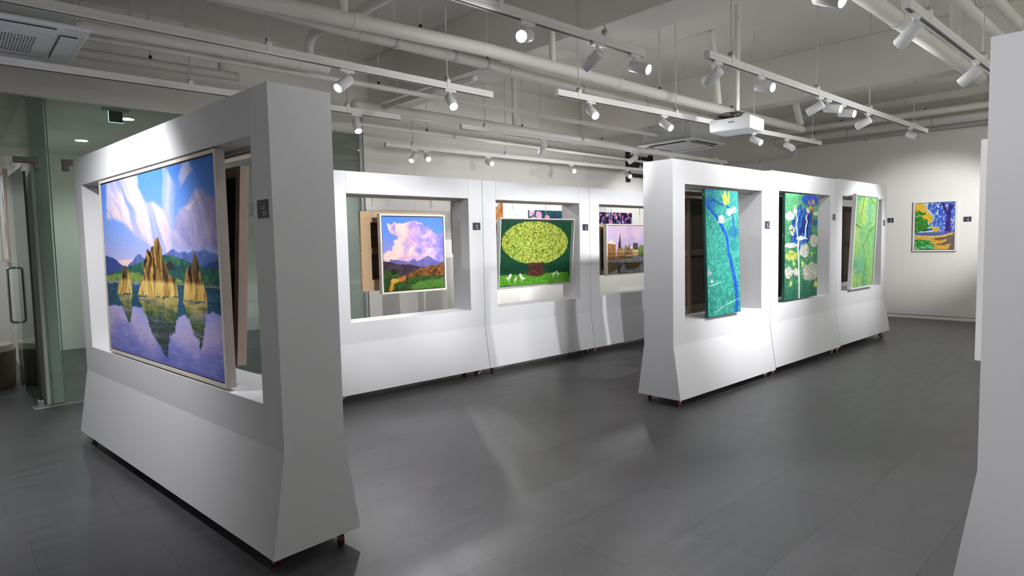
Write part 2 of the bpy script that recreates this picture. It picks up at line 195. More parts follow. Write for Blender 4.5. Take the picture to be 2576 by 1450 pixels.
# ---------------------------------------------------------------- mesh building
class MB:
    """collects shapes and links them as ONE mesh object"""
    def __init__(s): s.v = []; s.f = []; s.mi = []; s.sm = []
    def add(s, vs, fs, mi=0, smooth=False, M=None):
        o = len(s.v)
        for p in vs:
            p = Vector(p); s.v.append(M @ p if M else p)
        for f in fs: s.f.append([i + o for i in f]); s.mi.append(mi); s.sm.append(smooth)
        return s
    def box(s, a, b, mi=0, M=None):
        x0, y0, z0 = a; x1, y1, z1 = b
        vs = [(x0, y0, z0), (x1, y0, z0), (x1, y1, z0), (x0, y1, z0), (x0, y0, z1), (x1, y0, z1), (x1, y1, z1), (x0, y1, z1)]
        return s.add(vs, [(0, 3, 2, 1), (4, 5, 6, 7), (0, 1, 5, 4), (1, 2, 6, 5), (2, 3, 7, 6), (3, 0, 4, 7)], mi, False, M)
    def prism(s, prof, x0, x1, mi=0, M=None):
        """profile of (y, z) points extruded along x"""
        n = len(prof); vs = [(x0, y, z) for y, z in prof] + [(x1, y, z) for y, z in prof]
        fs = [list(range(n))[::-1], list(range(n, 2 * n))] + [(i, (i + 1) % n, n + (i + 1) % n, n + i) for i in range(n)]
        return s.add(vs, fs, mi, False, M)
    def cyl(s, p0, p1, r0, r1=None, n=16, mi=0, caps=True, M=None):
        p0 = Vector(p0); p1 = Vector(p1); r1 = r0 if r1 is None else r1
        d = (p1 - p0).normalized(); a = d.orthogonal().normalized(); b = d.cross(a)
        vs = []
        for p, r in ((p0, r0), (p1, r1)):
            for i in range(n):
                t = 2 * math.pi * i / n; vs.append(p + a * (r * math.cos(t)) + b * (r * math.sin(t)))
        s.add(vs, [(i, (i + 1) % n, n + (i + 1) % n, n + i) for i in range(n)], mi, True, M)
        if caps:
            s.add(vs, [list(range(n))[::-1], list(range(n, 2 * n))], mi, False, M)
        return s
    def tube(s, pts, r, n=12, mi=0, M=None):
        pts = [Vector(p) for p in pts]; rings = []; up = None; vs = []
        for i, p in enumerate(pts):
            d = ((pts[min(i + 1, len(pts) - 1)] - p).normalized() + (p - pts[max(i - 1, 0)]).normalized())
            d = d.normalized() if d.length > 1e-6 else Vector((0, 0, 1))
            if up is None: up = d.orthogonal().normalized()
            up = (up - d * up.dot(d)).normalized(); b = d.cross(up)
            for k in range(n):
                t = 2 * math.pi * k / n; vs.append(p + up * (r * math.cos(t)) + b * (r * math.sin(t)))
        fs = []
        for i in range(len(pts) - 1):
            for k in range(n): fs.append((i * n + k, i * n + (k + 1) % n, (i + 1) * n + (k + 1) % n, (i + 1) * n + k))
        s.add(vs, fs, mi, True, M)
        m = len(pts) - 1
        return s.add(vs, [list(range(n))[::-1], [m * n + k for k in range(n)]], mi, False, M)
    def dome(s, c, r, d, n=16, mi=0):
        c = Vector(c); d = Vector(d).normalized(); a = d.orthogonal().normalized(); b = d.cross(a); vs = []; R = 5
        for i in range(R):
            t = math.pi / 2 * i / R
            for k in range(n):
                q = 2 * math.pi * k / n; vs.append(c + d * (r * math.sin(t)) + (a * math.cos(q) + b * math.sin(q)) * (r * math.cos(t)))
        vs.append(c + d * r); fs = []
        for i in range(R - 1):
            for k in range(n): fs.append((i * n + k, i * n + (k + 1) % n, (i + 1) * n + (k + 1) % n, (i + 1) * n + k))
        for k in range(n): fs.append(((R - 1) * n + k, (R - 1) * n + (k + 1) % n, len(vs) - 1))
        return s.add(vs, fs, mi, True)
    def build(s, name, mats, parent=None, bevel=0.0, loc=None, rot=None):
        me = bpy.data.meshes.new(name); me.from_pydata([tuple(p) for p in s.v], [], s.f)
        for m in ([mats] if isinstance(mats, str) else mats): me.materials.append(MATS[m])
        me.polygons.foreach_set('material_index', s.mi); me.polygons.foreach_set('use_smooth', s.sm); me.update()
        o = bpy.data.objects.new(name, me); COL.objects.link(o)
        if parent is not None: o.parent = parent
        if loc is not None: o.location = loc
        if rot is not None: o.rotation_euler = rot
        if bevel:
            b = o.modifiers.new('bevel', 'BEVEL'); b.width = bevel; b.segments = 2; b.limit_method = 'ANGLE'
        return o
def tag(o, label, cat, group=None, kind=None):
    o['label'] = label; o['category'] = cat
    if group: o['group'] = group
    if kind: o['kind'] = kind
    return o
def thing(name, label, cat, loc=(0, 0, 0), rotz=0.0, group=None):
    o = bpy.data.objects.new(name, None); COL.objects.link(o); o.empty_display_size = 0.1
    o.location = loc; o.rotation_euler = (0, 0, rotz); return tag(o, label, cat, group)
def struct(o): o['kind'] = 'structure'; return o
def copy_part(o, parent):
    c = o.copy(); COL.objects.link(c); c.parent = parent
    for ch in list(o.children): copy_part(ch, c)
    return c
def text_mesh(name, body, size, m, parent, loc, rot, extrude=0.0006):
    cu = bpy.data.curves.new(name, 'FONT'); cu.body = body; cu.size = size; cu.extrude = extrude; cu.align_x = 'CENTER'; cu.align_y = 'CENTER'
    to = bpy.data.objects.new(name + '_curve', cu); COL.objects.link(to)
    dg = bpy.context.evaluated_depsgraph_get(); me = bpy.data.meshes.new_from_object(to.evaluated_get(dg)); me.name = name
    bpy.data.objects.remove(to); bpy.data.curves.remove(cu)
    me.materials.clear(); me.materials.append(MATS[m])
    o = bpy.data.objects.new(name, me); COL.objects.link(o); o.parent = parent; o.location = loc; o.rotation_euler = rot
    return o

# ---------------------------------------------------------------- the room
X0, X1, Y0, Y1, ZC = -3.6, 12.02, -8.9, 4.2, 3.86
GT = 2.91            # top of the glass
struct(MB().box((X0 - .2, Y0 - .2, -.12), (X1 + .2, Y1 + .2, 0)).build('floor', 'floor_tiles'))
struct(MB().box((X0 - .2, Y0 - .2, ZC), (X1 + .2, .14, ZC + .15)).build('ceiling', 'concrete_paint'))
struct(MB().box((X1, Y0 - .2, 0), (X1 + .2, .14, ZC)).build('wall_far', 'wall_paint'))
struct(MB().box((X0 - .2, Y0 - .2, 0), (X1, Y0, ZC)).build('wall_right', 'wall_paint'))
struct(MB().box((X0 - .2, Y0, 0), (X0, .14, ZC)).build('wall_near', 'wall_paint'))
w = MB().box((X0, 0, GT), (3.46, .14, ZC), 0).box((3.46, 0, 0), (X1, .14, ZC), 1)
struct(w.build('wall_left', ['wall_paint', 'wall_boards']))
struct(MB().box((X1 - .012, Y0, 0), (X1, 0, .052)).build('baseboard_far', 'panel_white'))
struct(MB().box((X1 - .004, Y0, .052), (X1, 0, .062)).build('trim_1', 'slot_dark'))  # dark strip painted in for the shadow gap above the baseboard
# concrete beams under the slab, the pilaster below the first one, the column below the second
struct(MB().box((3.59, Y0, 3.26), (4.04, 0, ZC)).build('trim_2', 'concrete_paint', bevel=.008))
struct(MB().box((7.72, Y0, 3.26), (8.0, 0, ZC)).build('trim_3', 'concrete_paint', bevel=.008))
struct(MB().box((3.475, -.035, 0), (3.585, 0, 3.26)).build('trim_4', 'wall_paint'))
struct(MB().box((7.55, -6.5, 0), (8.15, -5.845, 3.26)).build('trim_5', 'wall_paint', bevel=.005))
# the two rooms behind the glass, parted by a thin white wall
struct(MB().box((.06, .14, 0), (.19, Y1, 2.95)).build('wall_lobby_divider', 'wall_boards'))
struct(MB().box((3.78, .14, 0), (3.95, Y1, 2.95)).build('wall_lobby_right', 'wall_paint'))
struct(MB().box((-2.75, .14, 0), (-2.6, Y1, 2.95)).build('wall_lobby_left', 'wall_paint'))
struct(MB().box((-2.75, Y1, 0), (3.95, Y1 + .15, 2.95)).build('wall_lobby_back', 'wall_paint'))
struct(MB().box((-2.75, .14, 2.95), (3.95, Y1, 3.05)).build('ceiling_lobby', 'wall_paint'))
struct(MB().box((X0, 0, 0), (-2.6, .14, GT)).build('wall_left_end', 'wall_paint'))

# ---------------------------------------------------------------- glass front
def pane(name, a, b):
    o = struct(MB().box(a, b).build(name, 'window_glass'))
    return o
p1 = pane('window_1', (-2.6, 0.0, 2.345), (.19, .012, GT - .004))
p2 = pane('window_2', (.195, 0.0, .014), (1.62, .012, GT - .004))
p3 = pane('window_3', (1.63, 0.0, .014), (3.425, .012, GT - .004))
p4 = pane('window_4', (.08, 0.0, .014), (.186, .012, 2.338))
for o, x in ((p2, .1905), (p3, 1.625), (p4, .078)):
    MB().box((x - .003, -.001, .016), (x + .004, .013, GT - .006 if o is not p4 else 2.336)).build('glass_edge', 'glass_edge', o)
MB().box((3.428, -.012, 0), (3.456, .03, GT - .004)).build('jamb', 'galvanised', p3)
MB().box((.06, -.004, 0), (3.455, .018, .013)).build('floor_channel', 'steel', p2)
MB().box((-2.6, -.004, GT - .012), (3.455, .018, GT)).build('head_channel', 'steel', p1)
fit = MB().box((-.075, -.012, 2.29), (.12, .024, 2.345)).box((.075, -.012, 2.235), (.12, .024, 2.295))
fit.build('patch_fitting', 'bronze', p1, bevel=.006)
fit = MB().box((.287, -.012, 2.29), (.52, .024, 2.345)).box((.287, -.012, 2.235), (.345, .024, 2.295))
fit.build('patch_fitting', 'bronze', p2, bevel=.006)
# the open leaf, swung into the lobby
d = struct(MB().box((-.006, .02, .02), (.006, 1.36, 2.27)).build('door_1', 'window_glass', loc=(0, 0, 0)))
d.rotation_euler = (0, 0, math.radians(2.0))
MB().box((-.009, .008, .06), (.009, .022, 2.24)).build('seal', 'black', d)
MB().box((-.018, 0.0, 2.215), (.018, .05, 2.275)).build('pivot_block', 'steel', d, bevel=.004)
MB().box((-.022, -.01, .012), (.022, .07, .075)).build('pivot_block', 'steel', d, bevel=.004)
MB().box((-.06, -.05, 0.001), (.06, .11, .012)).build('floor_plate', 'steel', d, bevel=.003)
h = MB()
for sx in (-1, 1):
    pts = [(0, 1.12, .735)] + [(sx * (.055 - .03 + .03 * math.sin(t)), 1.12, .735 + .03 - .03 * math.cos(t)) for t in np.linspace(0, math.pi / 2, 6)]
    pts = [(sx * .006, 1.12, .735)] + [(sx * (.04 + .03 * math.sin(t)), 1.12, .765 - .03 * math.cos(t)) for t in np.linspace(0, math.pi / 2, 6)]
    pts += [(sx * (.04 + .03 * math.cos(t)), 1.12, 1.285 + .03 * math.sin(t)) for t in np.linspace(0, math.pi / 2, 6)] + [(sx * .006, 1.12, 1.315)]
    h.tube(pts, .0125, 12)
h.build('door_handle', 'steel', d)

# lobby things
t = thing('ottoman', 'round woven ottoman with pale top on the lobby floor behind the glass door', 'ottoman', (-.53, 1.72, 0))
MB().cyl((0, 0, .0), (0, 0, .40), .46, .48, 40).build('woven_side', 'ottoman_weave', t)
MB().cyl((0, 0, .40), (0, 0, .46), .48, .445, 40).build('seat', 'ottoman_top', t, bevel=.012)
t = thing('framed_drawing', 'oak framed grey drawing on the white wall behind the glass door', 'picture', (.06, 3.28, 1.36))
MB().box((-.035, -.53, .04), (-.001, .53, 1.12)).build('paper', 'frame_white', t)
fr = MB()
for a, b in (((-.05, -.57, 0), (0, -.53, 1.16)), ((-.05, .53, 0), (0, .57, 1.16)), ((-.05, -.53, 0), (0, .53, .04)), ((-.05, -.53, 1.12), (0, .53, 1.16))): fr.box(a, b)
fr.build('frame', 'oak_side', t)
random.seed(3); br = MB()
for k in range(70):
    z = random.uniform(.15, .85); a = -.12 + (.85 - z) * random.uniform(-.4, .4); l = random.uniform(.05, .18)
    br.box((-.0362, a, z), (-.035, a + random.uniform(.01, .04), z + l))
br.build('drawn_tree', 'rod_grey', t)
for (x, y, lab) in ((1.02, .86, 'round lit downlight in the lobby ceiling nearest the glass front'), (.855, 2.73, 'round lit downlight deeper in the lobby ceiling, seen lower through the glass'), (-1.1, 1.3, 'added unseen lobby downlight over the ottoman'), (-1.0, 3.0, 'added unseen lobby downlight before the framed drawing'), (2.6, 1.4, 'added unseen lobby downlight behind the back of the glass front')):  # the last three are added out of view to brighten the lobby
    t = thing('downlight', lab, 'ceiling light', (x, y, 2.95), group='lobby downlights')
    MB().cyl((0, 0, -.006), (0, 0, 0), .085, .085, 28).build('trim_ring', 'lamp_white', t)
    MB().cyl((0, 0, -.008), (0, 0, -.0055), .07, .07, 28).build('diffuser', 'downlight_glow', t)
    L = bpy.data.lights.new('downlight_light', 'SPOT'); L.energy = 80; L.spot_size = math.radians(150); L.spot_blend = .6; L.shadow_soft_size = .07; L.color = (.92, .97, 1)
    lo = bpy.data.objects.new('downlight_light', L); COL.objects.link(lo); lo.parent = t; lo.location = (0, 0, -.012)
t = thing('exit_sign', 'hanging exit sign with glowing edged clear plate under the lobby ceiling', 'sign', (.80, .24, 2.95))
MB().box((-.12, -.03, -.055), (.12, .03, 0)).build('housing', 'galvanised', t, bevel=.004)
pl = MB().box((-.062, -.004, -.165), (.062, .004, -.055)).build('plate', 'slot_dark', t)
MB().box((-.066, -.005, -.169), (.066, .005, -.165)).box((-.066, -.005, -.165), (-.062, .005, -.055)).build('lit_edge', 'acrylic_edge', pl)

# ---------------------------------------------------------------- painted pictures: colour fields on a fine canvas mesh
def grid(nx, ny):
    x = (np.arange(nx) / (nx - 1)).astype(np.float32); y = (np.arange(ny) / (ny - 1)).astype(np.float32)
    return np.meshgrid(x, y)
def vnoise(X, Y, seed):
    xi = np.floor(X).astype(int); yi = np.floor(Y).astype(int); fx = X - xi; fy = Y - yi
    fx = fx * fx * (3 - 2 * fx); fy = fy * fy * (3 - 2 * fy)
    def hsh(a, b):
        n = (a * 374761393 + b * 668265263 + seed * 974711) & 0x7fffffff
        n = ((n ^ (n >> 13)) * 1274126177) & 0x7fffffff
        return ((n ^ (n >> 16)) & 0xffff) / 65535.0
    a = hsh(xi, yi); b = hsh(xi + 1, yi); c = hsh(xi, yi + 1); d = hsh(xi + 1, yi + 1)
    return (a * (1 - fx) + b * fx) * (1 - fy) + (c * (1 - fx) + d * fx) * fy
def fbm(X, Y, sx, sy, seed, o=4):
    v = 0; a = .5; t = 0
    for k in range(o):
        v = v + a * vnoise(X * sx, Y * sy, seed + k * 17); t += a; a *= .5; sx *= 2.03; sy *= 2.03
    return v / t
class Art:
    def __init__(s, nx, ny, asp, key=None, ix=0.0, iy=0.0):
        s.GX, s.GY = grid(nx, ny); s.X = ix + (1 - 2 * ix) * s.GX; s.Y = iy + (1 - 2 * iy) * s.GY; s.asp = asp; s.A = ART.get(key, {}); s.I = np.zeros((ny, nx, 3), np.float32)
        s.nx, s.ny = nx, ny
    def fill(s, c): s.I[:] = np.array(c, np.float32) / 255
    def mix(s, m, c):
        c = np.asarray(c, np.float32) / 255
        m = np.clip(np.asarray(m, np.float32), 0, 1)[..., None]; s.I = s.I * (1 - m) + c * m
    def grad(s, t, cols):
        t = np.clip(t, 0, 1) * (len(cols) - 1); i = np.minimum(t.astype(int), len(cols) - 2); f = (t - i)[..., None]
        c = np.array(cols, np.float32); return c[i] * (1 - f) + c[i + 1] * f
    def pts(s, k): a = s.A[k] if isinstance(k, str) else k; return [(a[i], a[i + 1]) for i in range(0, len(a), 2)]
    def poly(s, k, warp=0.0, ws=30, seed=1, soft=1, push=True):
        ed = lambda v: v if not push else v - .06 if v < .05 else (v + .06 if v > .95 else v)
        p = [(ed(x), ed(y)) for x, y in s.pts(k)]; X, Y = s.X, s.Y
        if warp:
            X, Y = X + (fbm(X, Y, ws, ws, seed, 3) - .5) * warp / max(s.asp, .3), Y + (fbm(X, Y, ws, ws, seed + 9, 3) - .5) * warp
        m = np.zeros(X.shape, bool); j = len(p) - 1
        for i in range(len(p)):
            xi, yi = p[i]; xj, yj = p[j]
            if yi != yj:
                m ^= ((yi > Y) != (yj > Y)) & (X < (xj - xi) * (Y - yi) / (yj - yi) + xi)
            j = i
        m = m.astype(np.float32)
        for _ in range(soft):
            q = np.pad(m, 1, mode='edge'); m = (q[:-2, 1:-1] + q[2:, 1:-1] + q[1:-1, :-2] + q[1:-1, 2:] + 2 * m) / 6
        return m
    def dist(s, k):
        p = s.pts(k); best = np.full(s.X.shape, 9.0, np.float32); tt = np.zeros(s.X.shape, np.float32); n = len(p) - 1; a = s.asp
        for i in range(n):
            ax, ay = p[i][0] * a, p[i][1]; bx, by = p[i + 1][0] * a, p[i + 1][1]; dx, dy = bx - ax, by - ay; l = dx * dx + dy * dy + 1e-9
            t = np.clip(((s.X * a - ax) * dx + (s.Y - ay) * dy) / l, 0, 1)
            d = np.hypot(s.X * a - ax - t * dx, s.Y - ay - t * dy); u = d < best
            best[u] = d[u]; tt[u] = ((i + t) / n)[u]
        return best, tt
    def stroke(s, k, w0, w1=None, rough=0.0, seed=1):
        d, t = s.dist(k); w1 = w0 if w1 is None else w1; w = w0 + (w1 - w0) * t
        if rough: w = w * (1 + rough * (fbm(s.X, s.Y, 40 * s.asp, 40, seed, 2) - .5) * 2)
        return np.clip((w - d) / .004 + .5, 0, 1)
    def ell(s, k, rough=0.0, seed=1, ws=25):
        p = s.pts(k); c = p[0]; rx = abs(p[1][0] - c[0]); ry = abs(p[2][1] - c[1]) if len(p) > 2 else rx * s.asp
        r = np.hypot((s.X - c[0]) / max(rx, 1e-3), (s.Y - c[1]) / max(ry, 1e-3))
        if rough: r = r + rough * (fbm(s.X, s.Y, ws * s.asp, ws, seed, 3) - .5) * 2
        return np.clip((1 - r) * 8 + .5, 0, 1)
    def n(s, sx, sy, seed, o=4): return fbm(s.X * s.asp, s.Y, sx, sy, seed, o)
    def grain(s, amt, sc=150, seed=5): s.I = s.I * (1 + amt * (s.n(sc, sc, seed, 2) - .5)[..., None] * 2)
    def out(s):
        c = np.clip(s.I, 0, 1) * .98; return np.where(c <= .04045, c / 12.92, ((c + .055) / 1.055) ** 2.4).astype(np.float32)

def art_lake():
    a = Art(360, 420, 1.93 / 1.19, 'lake', .0135, .022); X, Y = a.X, a.Y
    a.I = a.grad((Y - .45) / .55, [(214, 196, 226), (150, 170, 235), (105, 150, 236), (70, 122, 214)]) / 255
    al = X * 1.62 * .62 - Y * .78; ac = X * 1.62 * .78 + Y * .62; wob = (a.n(3, 3, 50, 3) - .5) * .25
    n = fbm(al + wob, ac + wob, 2.4, 9, 3, 5); n2 = fbm(al + wob * 1.5, ac + wob, 5, 24, 6, 4); st = np.clip(n * .9 + n2 * .7 - .28, 0, 1)
    a.mix(a.poly('beam', .16, 5, 2, 22) * np.clip(.15 + st * 1.5, 0, 1), a.grad(st, [(150, 164, 232), (186, 180, 226), (216, 198, 218), (240, 218, 208)]))
    a.mix(a.poly('beam', .22, 7, 4, 18) * np.clip(st * 2.4 - 1.1, 0, 1) * .8, (242, 218, 206))
    pn = fbm(X * 1.62 * 1.2 + wob, Y * .5 + wob, 9, 5, 8, 4); a.mix(a.poly('plume', .16, 6, 5, 18) * np.clip(pn * 1.7 - .2, 0, 1) * .9, (206, 196, 230))
    a.mix(a.poly('puff', .14, 8, 6, 12) * np.clip(pn * 1.8 - .3, 0, 1) * .9, (222, 200, 216))
    g = np.clip(a.n(5, 6, 8, 5) * .7 + n2 * .45 - .05, 0, 1); a.mix(a.poly('grey', .16, 7, 7, 14) * np.clip(.55 + g, 0, 1), a.grad(g, [(112, 112, 176), (146, 142, 200), (186, 178, 220), (214, 204, 230)]))
    a.mix(a.poly('lightedge', .1, 12, 9, 2) * np.clip(g * 2 - .4, 0, 1) * .8, (226, 216, 228))
    a.mix(a.poly('peach', .03, 9, 3, 3), (246, 206, 204))
    a.mix(a.poly('mtn', .025, 24, 11), a.grad(np.clip((Y - .46) / .16 + (a.n(22, 14, 12) - .5) * 1.3, 0, 1), [(66, 92, 150), (84, 106, 172), (108, 126, 196)]))
    a.mix(a.poly('mtnl', .02, 22, 13), (58, 76, 150)); a.mix(a.poly('mtnr', .02, 22, 14), (56, 74, 132))
    h = a.n(26, 30, 15); a.mix(a.poly('hill', .015, 24, 16), a.grad(h, [(24, 52, 62), (42, 84, 84), (62, 110, 80), (104, 140, 84)]))
    a.mix(a.poly('meadow', .02, 30, 17, 1), a.grad(h, [(70, 100, 60), (126, 150, 76), (158, 168, 92)]))
    sh = a.pts('shore'); ys = np.interp(X, [p[0] for p in sh], [p[1] for p in sh]); wt = np.clip((ys - Y) * 200, 0, 1)
    rp = a.n(10, 90, 19, 3)
    low = a.grad(np.clip(1 - Y / .42 + (a.n(3, 8, 20) - .5) * .7, 0, 1), [(128, 150, 226), (156, 160, 228), (190, 176, 222), (132, 136, 210), (108, 116, 196)])
    a.mix(wt, low); a.mix(wt * np.clip(rp * 2.2 - 1.1, 0, 1) * .5, (210, 198, 232))
    a.mix(a.poly('dark', .05, 26, 21, 1) * wt, a.grad(rp, [(30, 62, 86), (48, 88, 112), (74, 112, 140)]))
    a.mix(np.clip(1 - np.abs(Y - ys + .006) / .006, 0, 1), (150, 142, 96))
    rk = fbm(X * a.asp * 46 + (a.n(9, 9, 25) - .5) * 5, Y * 9, 1, 1, 23, 3); rk2 = a.n(40, 26, 24, 3)
    for nm, sd in (('rock1', 31), ('rock2', 33), ('rock3', 35)):
        m = a.poly(nm, .02, 36, sd); p = a.pts(nm); yb = min(q[1] for q in p); yt = max(q[1] for q in p)
        band = np.clip((Y - yb - .075) / .02, 0, 1); xl = min(q[0] for q in p); xr = max(q[0] for q in p); side = np.clip((X - xl) / (xr - xl), 0, 1)
        up = a.grad(np.clip(rk * 1.7 - .35 + (rk2 - .5) * .5, 0, 1), [(40, 28, 26), (92, 64, 38), (150, 114, 58), (208, 170, 96)])
        dn = a.grad(np.clip(rk * 1.6 - .2, 0, 1), [(104, 78, 44), (176, 138, 72), (214, 178, 98), (234, 204, 134)])
        a.mix(m, up * band[..., None] + dn * (1 - band[..., None]))
        dk = (.55 if nm == 'rock3' else .25) * np.clip(np.sin(side * 9 + rk * 3), 0, 1) * band; a.mix(m * dk, (38, 28, 26))
    for nm, sd in (('ref1', 41), ('ref2', 43), ('ref3', 45)):
        m = a.poly(nm, .035, 40, sd); p = a.pts(nm); yt = max(q[1] for q in p); t = np.clip((yt - Y) / .17, 0, 1)
        c = a.grad(np.clip(t + (rk - .5) * .5, 0, 1), [(210, 182, 104), (190, 164, 88), (92, 108, 52), (42, 66, 42), (34, 54, 40)])
        a.mix(m * np.clip(.75 + (rp - .5), 0, 1), c); a.mix(m * np.clip(rp * 3 - 1.9, 0, 1), (150, 160, 110))
    a.mix(a.poly('pav'), (44, 52, 54)); a.grain(.05); return a
def art_cloud():
    a = Art(240, 260, .78 / .79, 'cloud', .033, .033); X, Y = a.X, a.Y
    a.I = a.grad((Y - .35) / .65, [(190, 160, 224), (140, 150, 230), (100, 146, 240), (92, 140, 236)]) / 255
    c = a.n(5, 5, 2, 5); c2 = a.n(11, 11, 6, 4); lit = np.clip(1.15 - X * 1.1 + (c - .5) * 1.4 + (c2 - .5) * .9, 0, 1)
    col = a.grad(lit, [(126, 122, 212), (150, 138, 218), (186, 160, 222), (226, 184, 204), (244, 212, 208)])
    m = a.poly('cloud', .10, 7, 3, 3); m = np.maximum(m, a.poly('wedge', .09, 9, 5, 2) * .9); a.mix(m, col)
    a.mix(m * np.clip((c2 - .58) * 5, 0, 1) * np.clip(1.3 - X, 0, 1), (250, 222, 214)); a.mix(m * np.clip((.42 - Y) * 6, 0, 1) * .5, (206, 160, 214))
    a.mix(a.poly('mtn', .02, 20, 4), a.grad(a.n(18, 10, 7), [(82, 84, 142), (104, 102, 164), (132, 122, 184)]))
    a.mix(a.poly('hill', .02, 16, 5), a.grad(a.n(18, 24, 8), [(44, 34, 46), (66, 50, 62), (96, 72, 82)]))
    f = a.n(24, 34, 9, 3); a.mix(a.poly('autumn', .04, 16, 6), a.grad(f, [(40, 34, 20), (78, 56, 26), (140, 84, 44), (178, 122, 62)]))
    a.mix(a.poly('field', .03, 14, 7), a.grad(f, [(26, 44, 20), (50, 78, 34), (84, 112, 48)])); g = a.n(40, 22, 10, 3)
    a.mix(a.poly('bright', .04, 18, 8, 1), a.grad(g, [(44, 82, 30), (80, 130, 48), (126, 170, 76)]))
    a.mix(np.clip((.18 - Y) * 6, 0, 1) * np.clip(g * 3 - 1.4, 0, 1) * .6, (24, 36, 18))
    a.mix(a.poly('yel', .05, 26, 9), a.grad(f, [(120, 86, 26), (206, 152, 46), (232, 190, 84)])); a.mix(a.poly('ora', .05, 26, 10), a.grad(f, [(130, 56, 22), (206, 104, 48), (226, 140, 70)]))
    a.mix(a.poly('bush', .04, 26, 11), a.grad(f, [(18, 30, 18), (40, 58, 30)])); a.grain(.05); return a
def art_tree():
    a = Art(330, 240, 1.25 / .825, 'tree', .024, .036); X, Y = a.X, a.Y
    a.I = a.grad(a.n(50, 50, 2, 3), [(14, 54, 36), (24, 74, 50), (30, 86, 58)]) / 255
    gr = a.n(70, 60, 3, 3); a.mix(a.poly('grass', .025, 40, 4), a.grad(gr, [(50, 110, 24), (92, 164, 44), (130, 196, 66)]))
    w = a.n(52, 52, 5, 2); ang = np.abs(w - .5) * 2; ang2 = np.abs(a.n(60, 60, 8, 2) - .5) * 2
    t = np.clip(1.15 - np.minimum(ang, ang2) * 3.8, 0, 1); zone = a.n(3, 3, 6, 2)
    cr = a.poly('crown', .012, 60, 7, 1, False)
    a.mix(cr, a.grad(np.clip(1 - t, 0, 1), [(220, 226, 122), (156, 178, 48), (96, 122, 30), (52, 74, 20)]))
    a.mix(cr * np.clip(zone * 2 - .9, 0, 1) * .35, (206, 196, 40)); a.mix(cr * np.clip(.9 - zone * 2, 0, 1) * .3, (130, 190, 70))
    a.mix(a.poly('trunk', .012, 40, 9), a.grad(a.n(60, 60, 10, 3), [(52, 26, 22), (92, 54, 46), (128, 84, 72)]))
    for k in ('b1', 'b2', 'b3', 'b4', 'b5'):
        p = a.pts(k); cx = sum(q[0] for q in p) / len(p); yb = min(q[1] for q in p)
        for dx in (-.008, .008): a.mix(a.stroke([cx + dx, yb + .01, cx + dx, yb - .03], .004), (232, 236, 214))
        a.mix(a.poly(k, 0, 1, 1, 1), (242, 245, 226))
    a.grain(.06); return a
def art_harbor():
    a = Art(260, 200, 1.15 / .70, 'harbor', .0226, .034); X, Y = a.X, a.Y; c = a.n(4, 5, 2, 5)
    a.I = a.grad(np.clip((Y - .4) / .6 * .5 + (c - .3) * 1.1, 0, 1), [(168, 160, 214), (196, 178, 220), (222, 198, 222), (236, 214, 226)]) / 255
    k = np.clip((X - .72) * 30, 0, 1); sk = a.n(12, 8, 30, 2) * .1 + .56        # the row of houses goes on to the right
    a.mix(k * (Y < sk) * (Y > .28), a.grad(a.n(14, 9, 31, 3), [(92, 72, 52), (150, 122, 84), (196, 168, 118)]))
    wn = a.n(30, 60, 3, 3); a.mix(np.clip((.27 - Y) * 80, 0, 1), a.grad(wn, [(92, 96, 108), (150, 156, 172), (200, 204, 216)]))
    a.mix(a.poly('water'), a.grad(wn, [(98, 100, 112), (156, 162, 180), (204, 208, 220)]))
    for q in ('refl', 'refl2'): a.mix(a.poly(q, .06, 26, 4) * np.clip(.9 + (wn - .5), 0, 1), a.grad(wn, [(54, 42, 26), (106, 84, 44), (146, 122, 76)]))
    a.mix(a.poly('refs', .03, 30, 5), (60, 52, 50))
    bt = a.n(40, 30, 6, 3); a.mix(a.poly('green', .03, 30, 7), a.grad(bt, [(60, 84, 44), (112, 136, 74), (160, 178, 110)]))
    for q, cs in (('house1', [(104, 70, 42), (150, 106, 62), (184, 138, 84)]), ('house2', [(120, 88, 54), (176, 136, 84), (214, 176, 116)]), ('house3', [(96, 74, 52), (150, 120, 78), (190, 160, 108)]), ('house4', [(206, 176, 106), (224, 196, 126), (236, 212, 150)])):
        a.mix(a.poly(q, .01, 40, 8), a.grad(bt, cs))
    win = (np.abs(((X * 34) % 1) - .5) < .22) & (np.abs(((Y * 13) % 1) - .5) < .28)
    for q in ('house1', 'house2', 'house3', 'house4'): a.mix(a.poly(q) * win * (Y < .52) * .6, (60, 46, 40))
    a.mix(a.poly('roof1', .008, 40, 9), (226, 214, 212)); a.mix(a.poly('steeple', .006, 40, 10), (66, 52, 62)); a.mix(a.poly('roof3'), (226, 222, 224)); a.mix(a.poly('roof4', .01, 40, 11), (78, 78, 74))
    a.mix(a.poly('quay', .01, 30, 12), (176, 156, 130)); a.mix(a.poly('awn'), (220, 186, 90))
    a.mix(a.poly('boats', .04, 40, 13), a.grad(a.n(60, 40, 14, 2), [(84, 84, 90), (196, 196, 202), (238, 238, 240)])); a.grain(.06); return a
def teal(a, cs, seed=2):
    w = np.abs(a.n(46, 30, seed, 2) - .5) * 2; return a.grad(np.clip(w * 2.2 + (a.n(120, 120, seed + 3, 2) - .5) * .5, 0, 1), cs)
